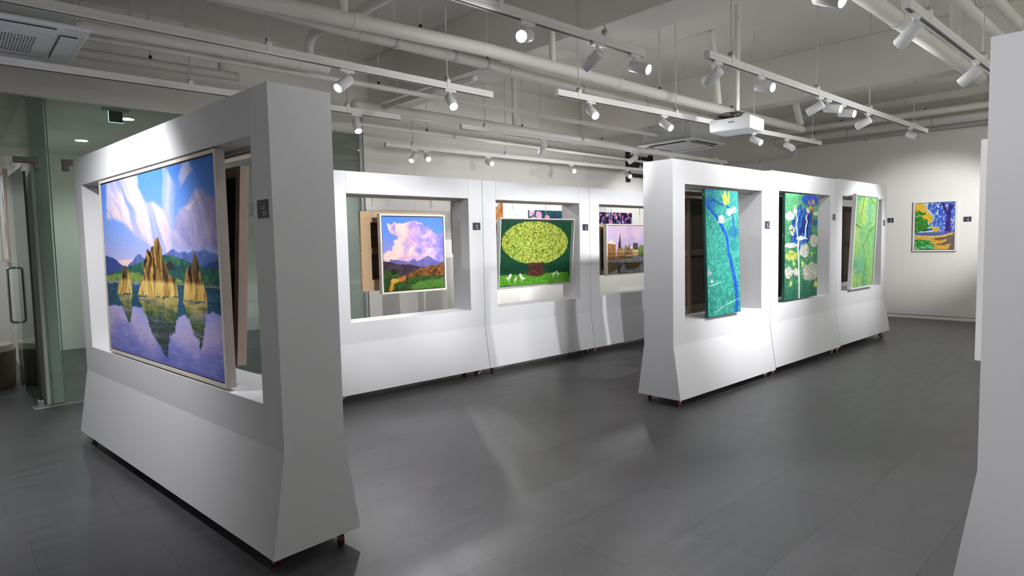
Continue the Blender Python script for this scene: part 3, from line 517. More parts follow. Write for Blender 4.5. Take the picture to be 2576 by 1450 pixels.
def art_branch():
    a = Art(170, 380, .6 / 1.17, 'branch'); X, Y = a.X, a.Y
    a.I = teal(a, [(34, 112, 104), (50, 140, 128), (58, 154, 140), (70, 164, 148)]) / 255; a.mix(np.clip((Y - .75) * 3, 0, .4), (56, 150, 160))
    a.mix(a.stroke([-.02, 1.0, .22, 1.0], .02), (38, 110, 160))
    for k, c in (('blob1', (42, 128, 172)), ('blob2', (40, 122, 152)), ('blob3', (44, 142, 150))): a.mix(a.ell(k, .10, 4), a.grad(a.n(60, 60, 5, 2), [tuple(.8 * q for q in c), c]))
    a.mix(a.stroke('twig', .010, .006, .5), (28, 84, 150)); a.mix(a.stroke('twig2', .006), (28, 84, 150))
    a.mix(a.stroke('main', .012, .030, .35, 6), a.grad(a.n(60, 40, 7, 3), [(18, 54, 140), (28, 80, 176), (44, 104, 196)]))
    for k in ('f1', 'f2', 'f3'): a.mix(a.ell(k, .28, 8, 40), a.grad(a.n(70, 70, 9, 2), [(170, 170, 176), (236, 232, 228), (250, 246, 240)]))
    for k in ('sw1', 'sw2'): a.mix(a.stroke(k, .003, .002), (226, 236, 234))
    a.mix(a.poly('bird', .01, 30, 3), (224, 208, 84)); a.mix(a.poly('bird2', .01, 30, 4), (164, 206, 96))
    a.mix(a.poly('boat', .01, 40, 5), (156, 166, 172)); a.mix(a.poly('basket', .01, 40, 6), (214, 214, 206)); a.mix(a.poly('cream', .03, 40, 7), (226, 220, 178))
    for k in ('line1', 'line2'): a.mix(a.stroke(k, .0035, .002, .6), (206, 224, 196))
    a.grain(.08, 120); return a
def art_falls():
    a = Art(210, 330, .87 / 1.18, 'falls'); X, Y = a.X, a.Y
    t = teal(a, [(40, 92, 70), (58, 120, 90), (78, 140, 102), (100, 160, 116)], 3); a.I = t / 255
    a.mix(np.clip((Y - .55) * 2, 0, .75), a.grad(a.n(40, 60, 5, 3), [(60, 130, 90), (88, 158, 112), (116, 176, 124)])); a.mix(np.clip((.25 - Y) * 3, 0, .6), (34, 92, 78))
    a.mix(a.ell('tree', .15, 4), a.grad(a.n(40, 40, 6, 3), [(34, 62, 150), (56, 92, 190)]))
    mw = np.abs(a.n(22, 12, 7, 3) - .5) * 2; a.mix(a.poly('mtn', .03, 18, 8), a.grad(np.clip(mw * 2.4, 0, 1), [(60, 128, 170), (40, 84, 164), (28, 56, 130), (24, 44, 104)]))
    a.mix(a.ell('blue2', .1, 5), (40, 84, 150))
    white = a.grad(a.n(60, 60, 9, 2), [(140, 144, 132), (204, 204, 192), (226, 226, 214)])
    for k in ('c1', 'c2', 'c3', 'c4', 'c5', 'c6', 'c7', 'c8', 'c9', 'c10'): a.mix(a.ell(k, .30, 11, 22), white)
    dk = (np.abs(a.n(30, 30, 12, 2) - .5) < .03)
    for k in ('c2', 'c3', 'c5', 'c6', 'c7'): a.mix(a.ell(k, .30, 11, 22) * dk * .7, (120, 116, 100))
    a.mix(a.ell('yc', .25, 13, 22), a.grad(a.n(46, 46, 14, 2), [(90, 120, 60), (172, 186, 88), (214, 216, 130)]))
    for k, w in (('w1', .010), ('w2', .010), ('w3', .013)): a.mix(a.stroke(k, w, w, .4), (238, 244, 240))
    a.mix(a.poly('pool', .03, 40, 3), (236, 242, 238))
    for k in ('s1', 's2', 's3', 's4', 's5'):
        (cx, cy), (rx, _) = a.pts(k); r = abs(rx - cx); st = []
        for i in range(10): q = math.pi / 2 + i * math.pi / 5; rr = r * (1.05 if i % 2 == 0 else .5); st += [cx + rr * math.cos(q), cy + rr * math.sin(q) * a.asp]
        a.mix(a.poly(st), (206, 214, 96))
    a.mix(a.ell('tan', .2, 15) * (a.n(44, 44, 16, 2) > .52), (226, 196, 150)); a.mix(a.stroke('rt', .012, .009, .6), (122, 98, 100))
    a.mix(a.ell('red', .25, 17) * np.clip(a.n(30, 30, 18, 2) * 3 - .9, 0, 1), a.grad(a.n(34, 34, 19, 2), [(120, 64, 72), (196, 110, 60), (214, 196, 96), (140, 70, 90)]))
    a.mix(a.ell('cand'), (244, 216, 110)); a.mix(a.poly('boat', .01, 30, 3), (120, 140, 132)); a.grain(.08, 120); return a
def art_forest():
    a = Art(140, 280, .82 / 1.23, 'forest', .029, .0195); X, Y = a.X, a.Y; c = a.n(7, 5, 2, 4)
    a.I = a.grad(np.clip(c * 1.5 - .25, 0, 1), [(84, 150, 120), (104, 168, 116), (130, 180, 106), (158, 190, 104)]) / 255
    for k, q in (('y1', (196, 204, 84)), ('y2', (186, 196, 80))): a.mix(a.ell(k, .5, 4, 8) * .35, q)
    for k in ('bl', 'bl2'): a.mix(a.ell(k, .5, 5, 10) * .4, (84, 150, 150))
    w = np.abs(a.n(40, 34, 6, 2) - .5); a.mix((w < .035) * .5, (196, 222, 162)); a.mix((w > .27) * .35, (60, 132, 96))
    for k in ('k1', 'k2', 'k3', 'k4', 'k5'): a.mix(a.stroke(k, .011, .008, .5) * .9, (104, 122, 40))
    a.mix(a.stroke('k6', .008) * .6, (206, 216, 120)); a.grain(.08, 100); return a
def art_park():
    a = Art(190, 240, .635 / .86, 'park', .047, .035); X, Y = a.X, a.Y; n = a.n(40, 40, 2, 3)
    a.fill((170, 208, 230)); a.mix(a.poly('yellow', .05, 22, 3), a.grad(n, [(196, 146, 40), (226, 184, 62), (240, 210, 104)]))
    a.mix(a.poly('sky', .03, 22, 4), (182, 218, 236)); b = a.poly('blue', .08, 20, 5); a.mix(b, a.grad(n, [(40, 62, 156), (64, 98, 196), (96, 136, 222)]))
    lf = fbm((X * a.asp + Y) * 1.0, (Y - X * a.asp) * 2.2, 22, 22, 6, 2); a.mix(b * (lf > .66) * (Y > .33), (206, 226, 240))
    for k in ('g1', 'g2'): a.mix(a.poly(k, .07, 22, 7), a.grad(n, [(24, 88, 40), (56, 132, 50), (130, 172, 60)]))
    a.mix(a.stroke('t1', .045, .028, .3), a.grad(n, [(40, 26, 92), (62, 44, 124), (74, 80, 160)])); a.mix(a.stroke('t2', .022, .022, .3), (58, 40, 112)); a.mix(a.stroke('t3', .012, .02, .3), (58, 40, 112))
    a.mix(a.poly('band', .02, 24, 8), a.grad(n, [(60, 66, 116), (92, 102, 156), (120, 126, 160)]))
    a.mix(a.poly('ground', .01, 24, 9), a.grad(n, [(186, 130, 48), (216, 168, 70), (232, 198, 108)])); a.mix(a.poly('ora', .05, 24, 10, 1), a.grad(n, [(150, 70, 36), (196, 112, 52)]))
    a.mix(a.poly('sh', .05, 22, 11, 1), a.grad(n, [(70, 74, 104), (112, 98, 96), (150, 120, 80)]))
    g = a.poly('gl', .08, 24, 12, 1); a.mix(g, a.grad(n, [(20, 96, 44), (48, 142, 62), (110, 176, 80)])); a.mix(g * (a.n(26, 60, 13, 2) > .66), (150, 222, 180))
    a.mix(a.poly('pale', .015, 24, 14), (228, 214, 150)); a.mix(a.poly('log', .01, 30, 15), (60, 30, 44)); a.grain(.06); return a
def art_flowers():
    a = Art(130, 120, 1.0, None); a.I = a.grad(a.n(7, 7, 2, 4), [(20, 30, 62), (30, 52, 86), (24, 74, 70), (40, 96, 84)]) / 255
    lf = np.abs(fbm(a.X * 3 + a.Y * 4, a.Y * 3 - a.X * 5, 3, 3, 5, 2) - .5); a.mix((lf < .03) * .7, (60, 120, 84))
    random.seed(11)
    for k in range(26):
        x, y, r = random.random(), random.random(), random.uniform(.045, .085)
        a.mix(a.ell([x, y, x + r, y, x, y + r], .35, k, 9), a.grad(a.n(14, 14, 30 + k, 2), [(214, 84, 130), (240, 150, 180), (250, 206, 214)]))
    return a
def art_meadow():
    a = Art(150, 130, 1.1, None); a.fill((28, 22, 58)); random.seed(5)
    for k in range(150):
        x, y = random.random(), random.random(); l = random.uniform(.04, .10); q = random.uniform(-.5, .5)
        a.mix(a.stroke([x, y, x + q * l, y + l], .006, .011), random.choice([(142, 140, 214), (176, 178, 232), (110, 104, 186)]))
    for k in range(46):
        x, y = random.random(), random.random(); a.mix(a.ell([x, y, x + .026, y, x, y + .026], .3, k, 30), random.choice([(226, 128, 150), (236, 160, 150), (206, 110, 160)]))
    a.mix(a.ell([.55, .55, .75, .55, .55, .80], .2, 9), a.grad(a.n(40, 40, 4, 2), [(14, 40, 26), (30, 70, 40)])); return a
def art_burrow():
    a = Art(110, 110, 1.0, None); a.I = a.grad(a.n(30, 16, 2, 3), [(92, 54, 26), (150, 96, 42), (190, 140, 70)]) / 255
    a.mix(a.Y > .78 + .05 * a.n(5, 5, 8), (34, 40, 60))
    for (x, y, rx, ry) in ((.86, .82, .10, .12), (.93, .95, .035, .12), (.80, .96, .035, .12), (.25, .5, .12, .2)): a.mix(a.ell([x, y, x + rx, y, x, y + ry], .2, 3, 9), (190, 214, 236))
    a.mix(a.ell([.94, .12, 1.02, .12, .94, .2], .3, 4), (226, 70, 44)); return a
def art_plain(c0, c1, seed):
    def f():
        a = Art(40, 40, 1.0, None); a.I = a.grad(a.n(4, 4, seed, 4), [c0, c1]) / 255; return a
    return f

# ---------------------------------------------------------------- pictures
def canvas(name, parent, art, x0, x1, z0, z1, y, depth, edge, paint='oil_paint'):
    """canvas on a stretcher: painted front grid plus the wrapped edges, one mesh"""
    a = art; nx, ny = a.nx, a.ny; n = nx * ny
    co = np.zeros((n + 8, 3), np.float32); co[:n, 0] = x0 + (x1 - x0) * a.GX.ravel(); co[:n, 2] = z0 + (z1 - z0) * a.GY.ravel(); co[:n, 1] = y
    co[n:] = [(x0, y, z0), (x1, y, z0), (x1, y, z1), (x0, y, z1), (x0, y + depth, z0), (x1, y + depth, z0), (x1, y + depth, z1), (x0, y + depth, z1)]
    i = (np.arange(ny - 1)[:, None] * nx + np.arange(nx - 1)[None]).ravel()
    q = np.stack([i, i + 1, i + nx + 1, i + nx], 1)
    s = np.array([(0, 4, 5, 1), (1, 5, 6, 2), (2, 6, 7, 3), (3, 7, 4, 0), (4, 7, 6, 5)]) + n
    F = np.concatenate([q, s]).astype(np.int32)
    me = bpy.data.meshes.new(name); me.vertices.add(n + 8); me.vertices.foreach_set('co', co.ravel())
    me.loops.add(F.size); me.loops.foreach_set('vertex_index', F.ravel())
    me.polygons.add(len(F)); me.polygons.foreach_set('loop_start', np.arange(0, F.size, 4, dtype=np.int32)); me.polygons.foreach_set('loop_total', np.full(len(F), 4, np.int32))
    me.materials.append(MATS[paint]); me.materials.append(MATS[edge])
    mi = np.zeros(len(F), np.int32); mi[len(q):] = 1; me.polygons.foreach_set('material_index', mi)
    me.update(calc_edges=True); me.validate()
    ca = me.color_attributes.new('paint', 'FLOAT_COLOR', 'POINT'); c = np.ones((n + 8, 4), np.float32); c[:n, :3] = a.out().reshape(-1, 3); ca.data.foreach_set('color', c.ravel())
    o = bpy.data.objects.new(name, me); COL.objects.link(o); o.parent = parent; return o
def floater(parent, w, h, lip, depth, m_front, m_side, gap='shadow_gap'):
    """frame round a canvas: lip strips, side boards, dark gap behind"""
    f = MB(); e = .0012
    for a, b in (((0, 0, 0), (lip, depth, h)), ((w - lip, 0, 0), (w, depth, h)), ((lip, 0, 0), (w - lip, depth, lip)), ((lip, 0, h - lip), (w - lip, depth, h))):
        f.box((a[0] - w / 2, a[1], a[2]), (b[0] - w / 2, b[1], b[2]), 0)
    for a, b in (((0, -e, 0), (lip, 0, h)), ((w - lip, -e, 0), (w, 0, h)), ((lip, -e, 0), (w - lip, 0, lip)), ((lip, -e, h - lip), (w - lip, 0, h))):
        f.box((a[0] - w / 2, a[1], a[2]), (b[0] - w / 2, b[1], b[2]), 1)
    f.box((lip - w / 2, depth - .006, lip), (w / 2 - lip, depth - .002, h - lip), 2)
    return f.build('frame', [m_side, m_front, gap], parent)
def hang(parent, w, h, y, top, xs=(-.32, .32)):
    """two wires with hooks up to the rail"""
    for x in xs:
        wr = MB().cyl((x * w, y, h - .10), (x * w, y, top - .05), .0012, n=6).build('wire', 'rod_grey', parent)
        MB().tube([(x * w, y, top - .055), (x * w + .006, y, top - .04), (x * w, y, top - .025), (x * w - .004, y, top - .012), (x * w, y, top)], .0032, 8).cyl((x * w, y, top - .085), (x * w, y, top - .05), .005, .0035, 8).build('hook', 'hook_steel', wr)

# ---------------------------------------------------------------- white exhibition panels on castors
ZT, ZO2, ZO1, ZK, ZB, DP, FL = 2.1595, 1.9555, .742, .5475, .080, .303, .07
def caster(parent, x, y, rz, zb):
    c = MB().box((-.03, -.03, zb - .006), (.03, .03, zb)).cyl((0, 0, zb - .022), (0, 0, zb - .006), .017, n=12)
    for s in (-1, 1): c.prism([(-.012, zb - .022), (.024, .024), (.030, .030), (.016, zb - .022)], s * .015 - .002, s * .015 + .002)
    c = c.build('caster', 'steel', parent, loc=(x, y, 0), rot=(0, 0, rz))
    MB().cyl((-.012, .020, .029), (.012, .020, .029), .029, n=20).build('wheel', 'wheel_red', c)
    MB().cyl((-.0165, .020, .029), (.0165, .020, .029), .009, n=10).build('axle', 'steel', c)
def panel(label, loc, rz, L, q0, q1, dz=0.0, group='white exhibition panels', seed=0):
    t = thing('exhibition_panel', label, 'panel', loc, rz, group); g = .003; zb = ZB + dz
    zt, z2, z1, zk = ZT + dz, ZO2 + dz, ZO1 + dz, ZK + dz
    MB().prism([(-FL, zb), (DP + FL, zb), (DP, zk), (DP, z1), (0, z1), (0, zk)], g, L - g).build('base', 'panel_white', t)
    MB().box((g, 0, z1 + .0002), (q0, DP, zt)).build('post', 'panel_white', t)
    MB().box((L - q1, 0, z1 + .0002), (L - g, DP, zt)).build('post', 'panel_white', t)
    MB().box((q0 + .002, .0004, z2), (L - q1 - .002, DP - .0006, zt - .0006)).build('top_beam', 'panel_white', t)
    r = MB()
    for a, b in ((.125, .135), (.167, .177)): r.box((q0 + .002, a, z2 - .020), (L - q1 - .002, b, z2))
    r.box((q0 + .002, .135, z2 - .006), (L - q1 - .002, .167, z2 - .001)).build('hanging_rail', 'frame_grey', t)
    random.seed(seed)
    for x in (.09, L - .09):
        for y in (-.005, DP + .005): caster(t, x, y, random.uniform(-.6, .6) + (math.pi / 2 if y < 0 else -math.pi / 2), ZB + min(dz, 0))
    return t
AO = (0.458 - .0907 * 3.1141, -4.599 + .9959 * 3.1141)
AR = math.radians(95.2023 - 180)
BO, BR = (3.8197, -1.9711), math.radians(-.1305)
CO, CR = (4.0137, -4.2653), math.radians(-.185)
def along(o, r, s): return (o[0] + math.cos(r) * s, o[1] + math.sin(r) * s, 0)
panel('long white exhibition panel in the left foreground around the lake painting', (*AO, 0), AR, 3.1141, .1886, .1799, seed=1)
for s, L, q0, q1, lab in ((-1.83, 1.83, .196, .1953, 'white exhibition panel around the pink cloud painting, next to the glass front'), (0, 1.7993, .1926, .1953, 'white exhibition panel around the round green tree painting'), (1.7993, 1.80, .1926, .1953, 'white exhibition panel around the harbour painting, half hidden by the branch panel')):
    panel(lab, along(BO, BR, s), BR, L, q0, q1, group='panels of the back row', seed=int(s * 7) + 20)
for s, L, dz, lab in ((0, 1.8147, -.012, 'white exhibition panel with the teal blue branch painting, nearest of the right row'), (1.8147, 1.7689, .006, 'white exhibition panel with the waterfall painting, middle of the right row'), (3.5836, 1.8529, .018, 'white exhibition panel with the pale green painting, at the far end of the right row')):
    panel(lab, along(CO, CR, s), CR, L, .1883, .1952, dz, 'panels of the right row', seed=int(s * 5) + 40)
panel('white exhibition panel cut by the right edge of the photo, seen end on', (2.25 + 1.8, -6.745, 0), math.pi, 1.8, .19, .19, group='panels', seed=70)

def spot_on(o, r, s, y, z): return (o[0] + math.cos(r) * s - math.sin(r) * y, o[1] + math.sin(r) * s + math.cos(r) * y, z)
def picture(name, label, loc, rz, tilt, w, h, style, art=None, group=None, wires=None, wy=.03, paint='oil_paint'):
    t = thing(name, label, 'painting', loc, rz, group); t.rotation_euler = (tilt, 0, rz)
    if style == 'float': floater(t, w, h, .018, .048, 'frame_cream', 'frame_whitewash'); canvas('canvas', t, art, -w / 2 + .026, w / 2 - .026, .026, h - .026, .004, .034, 'frame_cream', paint)
    if style == 'float_grey': floater(t, w, h, .018, .055, 'frame_cream', 'frame_grey'); canvas('canvas', t, art, -w / 2 + .026, w / 2 - .026, .024, h - .024, .004, .034, 'frame_cream', paint)
    if style == 'deep': floater(t, w, h, .010, .060, 'frame_white', 'frame_white', 'frame_white'); canvas('canvas', t, art, -w / 2 + .03, w / 2 - .03, .03, h - .03, .028, .024, 'canvas_edge_green', paint)
    if style == 'white': floater(t, w, h, .020, .046, 'frame_white', 'frame_white', 'frame_white'); canvas('canvas', t, art, -w / 2 + .024, w / 2 - .024, .024, h - .024, .012, .026, 'frame_white', paint)
    if style == 'white_thin': floater(t, w, h, .022, .036, 'frame_white', 'frame_cream', 'shadow_gap'); canvas('canvas', t, art, -w / 2 + .030, w / 2 - .030, .030, h - .030, .006, .022, 'frame_white', paint)
    if style == 'bare': canvas('canvas', t, art, -w / 2, w / 2, 0, h, 0, .034, 'canvas_edge_green', paint)
    if wires: hang(t, w, h, wy, wires, (-.34, .34))
    return t
def back_picture(label, loc, rz, tilt, w, h, wood, cloth, wires, bar=True, lip=.07, group='pictures hung on the far side, seen from behind', depth=.04):
    """a picture facing away: frame, stretcher and canvas seen from the back (local -y is the viewer's side)"""
    t = thing('back_facing_painting', label, 'painting', loc, rz, group); t.rotation_euler = (tilt, 0, rz)
    f = MB()
    for a, b in (((0, 0, 0), (lip, depth, h)), ((w - lip, 0, 0), (w, depth, h)), ((lip, 0, 0), (w - lip, depth, lip)), ((lip, 0, h - lip), (w - lip, depth, h))): f.box((a[0] - w / 2, a[1], a[2]), (b[0] - w / 2, b[1], b[2]))
    f.build('frame', wood, t, bevel=.002)
    c = MB().box((lip - w / 2, depth - .014, lip), (w / 2 - lip, depth - .004, h - lip)).build('canvas', cloth, t)
    if bar:
        MB().box((-.03, .006, lip), (.03, depth - .014, h - lip)).build('stretcher_bar', 'stretcher', c)
        MB().box((lip - w / 2, .010, h * .5 - .03), (-.031, depth - .014, h * .5 + .03)).box((.031, .010, h * .5 - .03), (w / 2 - lip, depth - .014, h * .5 + .03)).build('stretcher_bar', 'stretcher', c)
    if wires: hang(t, w, h, -.006, wires, (-.36, .36))
    return t
RT = ZO2 - .02
FG = 'paintings hung in the panels'
A_ = lambda s, y, z: spot_on(AO, AR, 3.1141 - s, y, z)
B_ = lambda s, y, z: spot_on(BO, BR, s, y, z)
C_ = lambda s, y, z: spot_on(CO, CR, s, y, z)
picture('painting', 'large lake painting of yellow rock spires and mirrored clouds, in the left foreground panel', A_(1.535, .003, .755), AR, 0, 1.93, 1.19, 'float', art_lake(), FG)
picture('painting', 'painting of a towering pink cloud over blue mountains in a whitewashed frame', B_(-.87, .05, .985), BR, 0, .78, .79, 'float', art_cloud(), FG, RT - .985, .052)
picture('painting', 'painting of a round yellow-green tree with white birds on dark green', B_(.885, .06, .93), BR, .079, 1.25, .825, 'deep', art_tree(), FG, 1.005, .03)
picture('painting', 'painting of an old harbour with a church steeple and boats', B_(2.755, .03, 1.0), BR, 0, 1.15, .70, 'float_grey', art_harbor(), FG, RT - 1.0, .06)
picture('painting', 'tall teal painting of a long blue branch, unframed and tilted', C_(.82, -.035, .745), CR, -.03, .60, 1.17, 'bare', art_branch(), FG, None, paint='thick_paint')
picture('painting', 'tall green painting of white waterfalls on a blue mountain, unframed', C_(2.615, .01, .765), CR, 0, .87, 1.18, 'bare', art_falls(), FG, None, paint='thick_paint')
picture('painting', 'tall pale green forest painting in a white frame, leaning out of the last panel', C_(4.415, -.035, .772), CR, .04, .82, 1.23, 'white', art_forest(), FG, None, paint='thick_paint')
picture('painting', 'white framed picture seen edge on along the right edge panel', (3.15, -6.690, .94), math.pi, 0, 1.4, .88, 'white', art_plain((210, 205, 196), (232, 228, 220), 4)(), FG)
picture('painting', 'small sunlit park painting with a blue tree on the far wall', (X1 - .037, -4.2675, 1.18), -math.pi / 2, 0, .635, .86, 'white_thin', art_park())
WG = 'pictures on the wall behind the back row'
picture('painting', 'dark flower painting with pink blossoms on the wall behind the tree panel', (6.93, -.035, 1.10), 0, 0, 1.02, .90, 'bare', art_flowers(), WG)
picture('painting', 'navy and lavender meadow painting on the wall behind the harbour panel', (8.64, -.035, 1.05), 0, 0, 1.0, .95, 'bare', art_meadow(), WG)
picture('painting', 'brown burrow painting with pale blue shapes, its edge seen beside the tree painting', (5.36, -.035, 1.35), 0, 0, .98, 1.0, 'bare', art_burrow(), WG)
# the ones on the other side
t = back_picture('oak framed picture behind the lake painting, its dark back to the viewer', A_(1.55, .125, .835), AR, -.065, 1.66, 1.06, 'oak_side', 'canvas_back', 1.06, bar=True, lip=.05, depth=.05)
back_picture('pale wood framed back behind the cloud painting, its left edge showing', B_(-.90, .205, 1.015), BR, 0, .97, .79, 'raw_wood', 'canvas_back', RT - 1.015, bar=True, lip=.11)
back_picture('wooden back behind the tree painting, a dark sliver at its left', B_(.80, .205, .95), BR, 0, 1.10, .79, 'raw_wood', 'canvas_back', RT - .95)
back_picture('wooden back behind the harbour painting, tan top edge at its left', B_(2.76, .205, 1.0), BR, 0, 1.1, .705, 'raw_wood', 'canvas_back', RT - 1.0)
back_picture('dark canvas back with wooden bars behind the branch painting', C_(.62, .215, .76), CR, 0, .80, 1.15, 'stretcher', 'canvas_back', None)
back_picture('dark canvas back behind the waterfall painting', C_(2.52, .215, .78), CR, 0, .95, 1.15, 'stretcher', 'canvas_back', None)
back_picture('brown stretcher back beside the pale green painting', C_(4.46, .215, .84), CR, 0, .92, 1.03, 'stretcher', 'canvas_back_pale', None)

# ---------------------------------------------------------------- caption plates
def caption(label, loc, rz, w=.105, h=.08, m='plate_navy', group='caption plates'):
    t = thing('caption_plate', label, 'label', loc, rz, group)
    MB().box((-w / 2 - .003, -.002, -h / 2 - .003), (w / 2 + .003, 0, h / 2 + .003)).build('clear_cover', 'plate_edge', t)
    p = MB().box((-w / 2, -.0035, -h / 2), (w / 2, -.002, h / 2)).build('plate', m, t)
    ln = MB()
    for (x, z, l) in ((.1, .30, .12), (-.10, .12, .34), (-.12, .0, .26), (-.04, -.20, .34), (-.04, -.30, .26)):
        ln.box((x * w, -.0041, z * h - .0022), ((x + l) * w, -.0034, z * h + .0022))
    ln.build('lettering', 'plate_text', p)
caption('dark caption plate on the near post of the lake painting panel', A_(.085, -.0005, 1.625), AR)
caption('dark caption plate on the post right of the cloud painting', B_(-.092, -.0005, 1.655), BR)
caption('dark caption plate on the post right of the green tree painting', B_(1.713, -.0005, 1.65), BR)
caption('dark caption plate on the post right of the branch painting', C_(1.735, -.0005, 1.595), CR)
caption('brown caption plate on the post right of the waterfall painting', C_(3.505, -.0005, 1.70), CR, .085, .075, 'plate_brown')
caption('dark caption plate on the last post of the right row', C_(5.33, -.0005, 1.645), CR, .08, .08)
caption('dark caption plate on the far wall, left of the park painting', (X1 - .0005, -3.587, 1.74), -math.pi / 2, .10, .082)
caption('dark caption plate on the far wall, right of the park painting', (X1 - .0005, -4.726, 1.71), -math.pi / 2, .11, .082)

# ---------------------------------------------------------------- ceiling tracks with hanger rods
ZTR = 2.695
def track(label, x0, y0, x1, y1, rods, group='lighting tracks'):
    L = math.hypot(x1 - x0, y1 - y0); t = thing('lighting_track', label, 'track', (x0, y0, ZTR), math.atan2(y1 - y0, x1 - x0), group)
    MB().prism([(-.020, .001), (.020, .001), (.020, .018), (.017, .018), (.017, .022), (.020, .022), (.020, .052), (-.020, .052), (-.020, .022), (-.017, .022), (-.017, .018), (-.020, .018)], 0, L).build('rail', 'track_white', t)
    MB().box((.01, -.011, 0), (L - .01, .011, .0012)).build('slot', 'slot_dark', t)
    MB().box((-.004, -.022, -.002), (0, .022, .054)).build('end_cap', 'track_white', t); MB().box((L, -.022, -.002), (L + .004, .022, .054)).build('end_cap', 'track_white', t)
    for s in rods:
        wx = x0 + (x1 - x0) * s / L; top = (3.26 if 3.59 < wx < 4.04 or 7.72 < wx < 8.0 else ZC) - ZTR
        r = MB().cyl((s, .0, .05), (s, 0, top), .0045, n=8).build('hanger_rod', 'rod_grey', t)
        MB().box((s - .017, -.0235, .012), (s + .017, .0235, .075)).build('clamp', 'track_white', r)
        MB().box((s - .010, -.018, .075), (s + .010, .018, .10)).build('bracket', 'steel', r)
TRK = [('white lighting track above the left foreground panel, passing under the left ceiling cassette', -2.4, -1.955, 2.812, -1.935, (.6, 2.0, 3.31, 4.65)),
 ('long white lighting track crossing the upper left of the photo', -2.4, -3.30, 2.933, -3.19, (.5, 1.9, 3.42, 4.86)),
 ('white lighting track at top centre, ending above the green tree panel', -2.4, -4.66, 2.993, -4.70, (.6, 2.1, 4.1, 4.99)),
 ('white lighting track above the camera, ending over the right edge panel', -2.4, -6.0, 3.0, -6.0, (.6, 2.2, 3.7, 4.9)),
 ('white lighting track just over the back row, close to the left wall', 3.556, -.434, 8.90, -.63, (.39, 1.95, 3.6, 5.06)),
 ('white lighting track above the back row panels, in front of the thick pipe', 3.586, -1.926, 9.0, -2.04, (.33, 1.94, 3.5, 5.1)),
 ('white lighting track running behind the projector', 3.308, -3.60, 8.221, -3.83, (.26, 1.67, 3.2, 4.7)),
 ('white lighting track above the right row, right of the projector pole', 3.36, -4.968, 8.341, -5.026, (.32, 1.79, 3.07, 4.5)),
 ('white lighting track at upper right, running behind the right edge panel', 3.381, -6.159, 9.6, -6.19, (.40, 1.80, 3.3, 5.0))]
for a in TRK: track(*a)

# ---------------------------------------------------------------- track spotlights
AX = Vector((0, 0, -1))
def body_mesh():
    b = MB(); n = 28; prof = [(.0, .030), (.034, .030), (.037, .027), (.037, -.112), (.034, -.115), (.031, -.112), (.031, -.104)]
    vs = []; fs = []
    for r, z in prof:
        for k in range(n): t = 2 * math.pi * k / n; vs.append((max(r, .0005) * math.cos(t), max(r, .0005) * math.sin(t), z))
    for i in range(len(prof) - 1):
        for k in range(n): fs.append((i * n + k, (i + 1) * n + k, (i + 1) * n + (k + 1) % n, i * n + (k + 1) % n))
    return b.add(vs, fs, 0, True)
_first = {}
def spotlight(label, mount, d, on=True, power=1.0, angle=48, group='track spotlights', z=ZTR):
    t = thing('track_spotlight', label, 'spotlight', (mount[0], mount[1], z), 0, group)
    d = Vector(d).normalized(); q = AX.rotation_difference(d)
    def part(key, make, parent, loc, rot=None):
        if key in _first: o = _first[key].copy(); COL.objects.link(o)
        else: o = make(); _first[key] = o
        o.parent = parent; o.location = loc
        if rot is not None: o.rotation_mode = 'QUATERNION'; o.rotation_quaternion = rot
        return o
    part('adapter', lambda: MB().box((-.055, -.016, -.018), (.055, .016, 0)).build('adapter', 'lamp_white', None, bevel=.004), t, (0, 0, 0))
    part('stem', lambda: MB().cyl((0, 0, -.075), (0, 0, -.016), .006, n=10).cyl((0, 0, -.030), (0, 0, -.016), .013, n=14).build('stem', 'lamp_white', None), t, (0, 0, 0))
    b = part('lamp_body', lambda: body_mesh().build('lamp_body', 'lamp_white', None), t, (0, 0, -.075), q)
    part('lens_on' if on else 'lens_off', lambda: MB().cyl((0, 0, -.1085), (0, 0, -.1045), .0312, n=28).build('lens', 'lens_glow' if on else 'lens_off', None), b, (0, 0, 0))
    if on:
        L = bpy.data.lights.new('spot_light', 'SPOT'); L.energy = LAMP_W * power; L.spot_size = math.radians(angle); L.spot_blend = .8; L.shadow_soft_size = .02; L.color = LAMP_COL
        lo = bpy.data.objects.new('spot_light', L); COL.objects.link(lo); lo.parent = b; lo.location = (0, 0, -.122)
        S = bpy.data.lights.new('spill_light', 'SPOT'); S.energy = LAMP_W * .13 * power; S.spot_size = math.radians(150); S.spot_blend = 1.0; S.shadow_soft_size = .031; S.color = LAMP_COL
        so = bpy.data.objects.new('spill_light', S); COL.objects.link(so); so.parent = b; so.location = (0, 0, -.123)
    return t
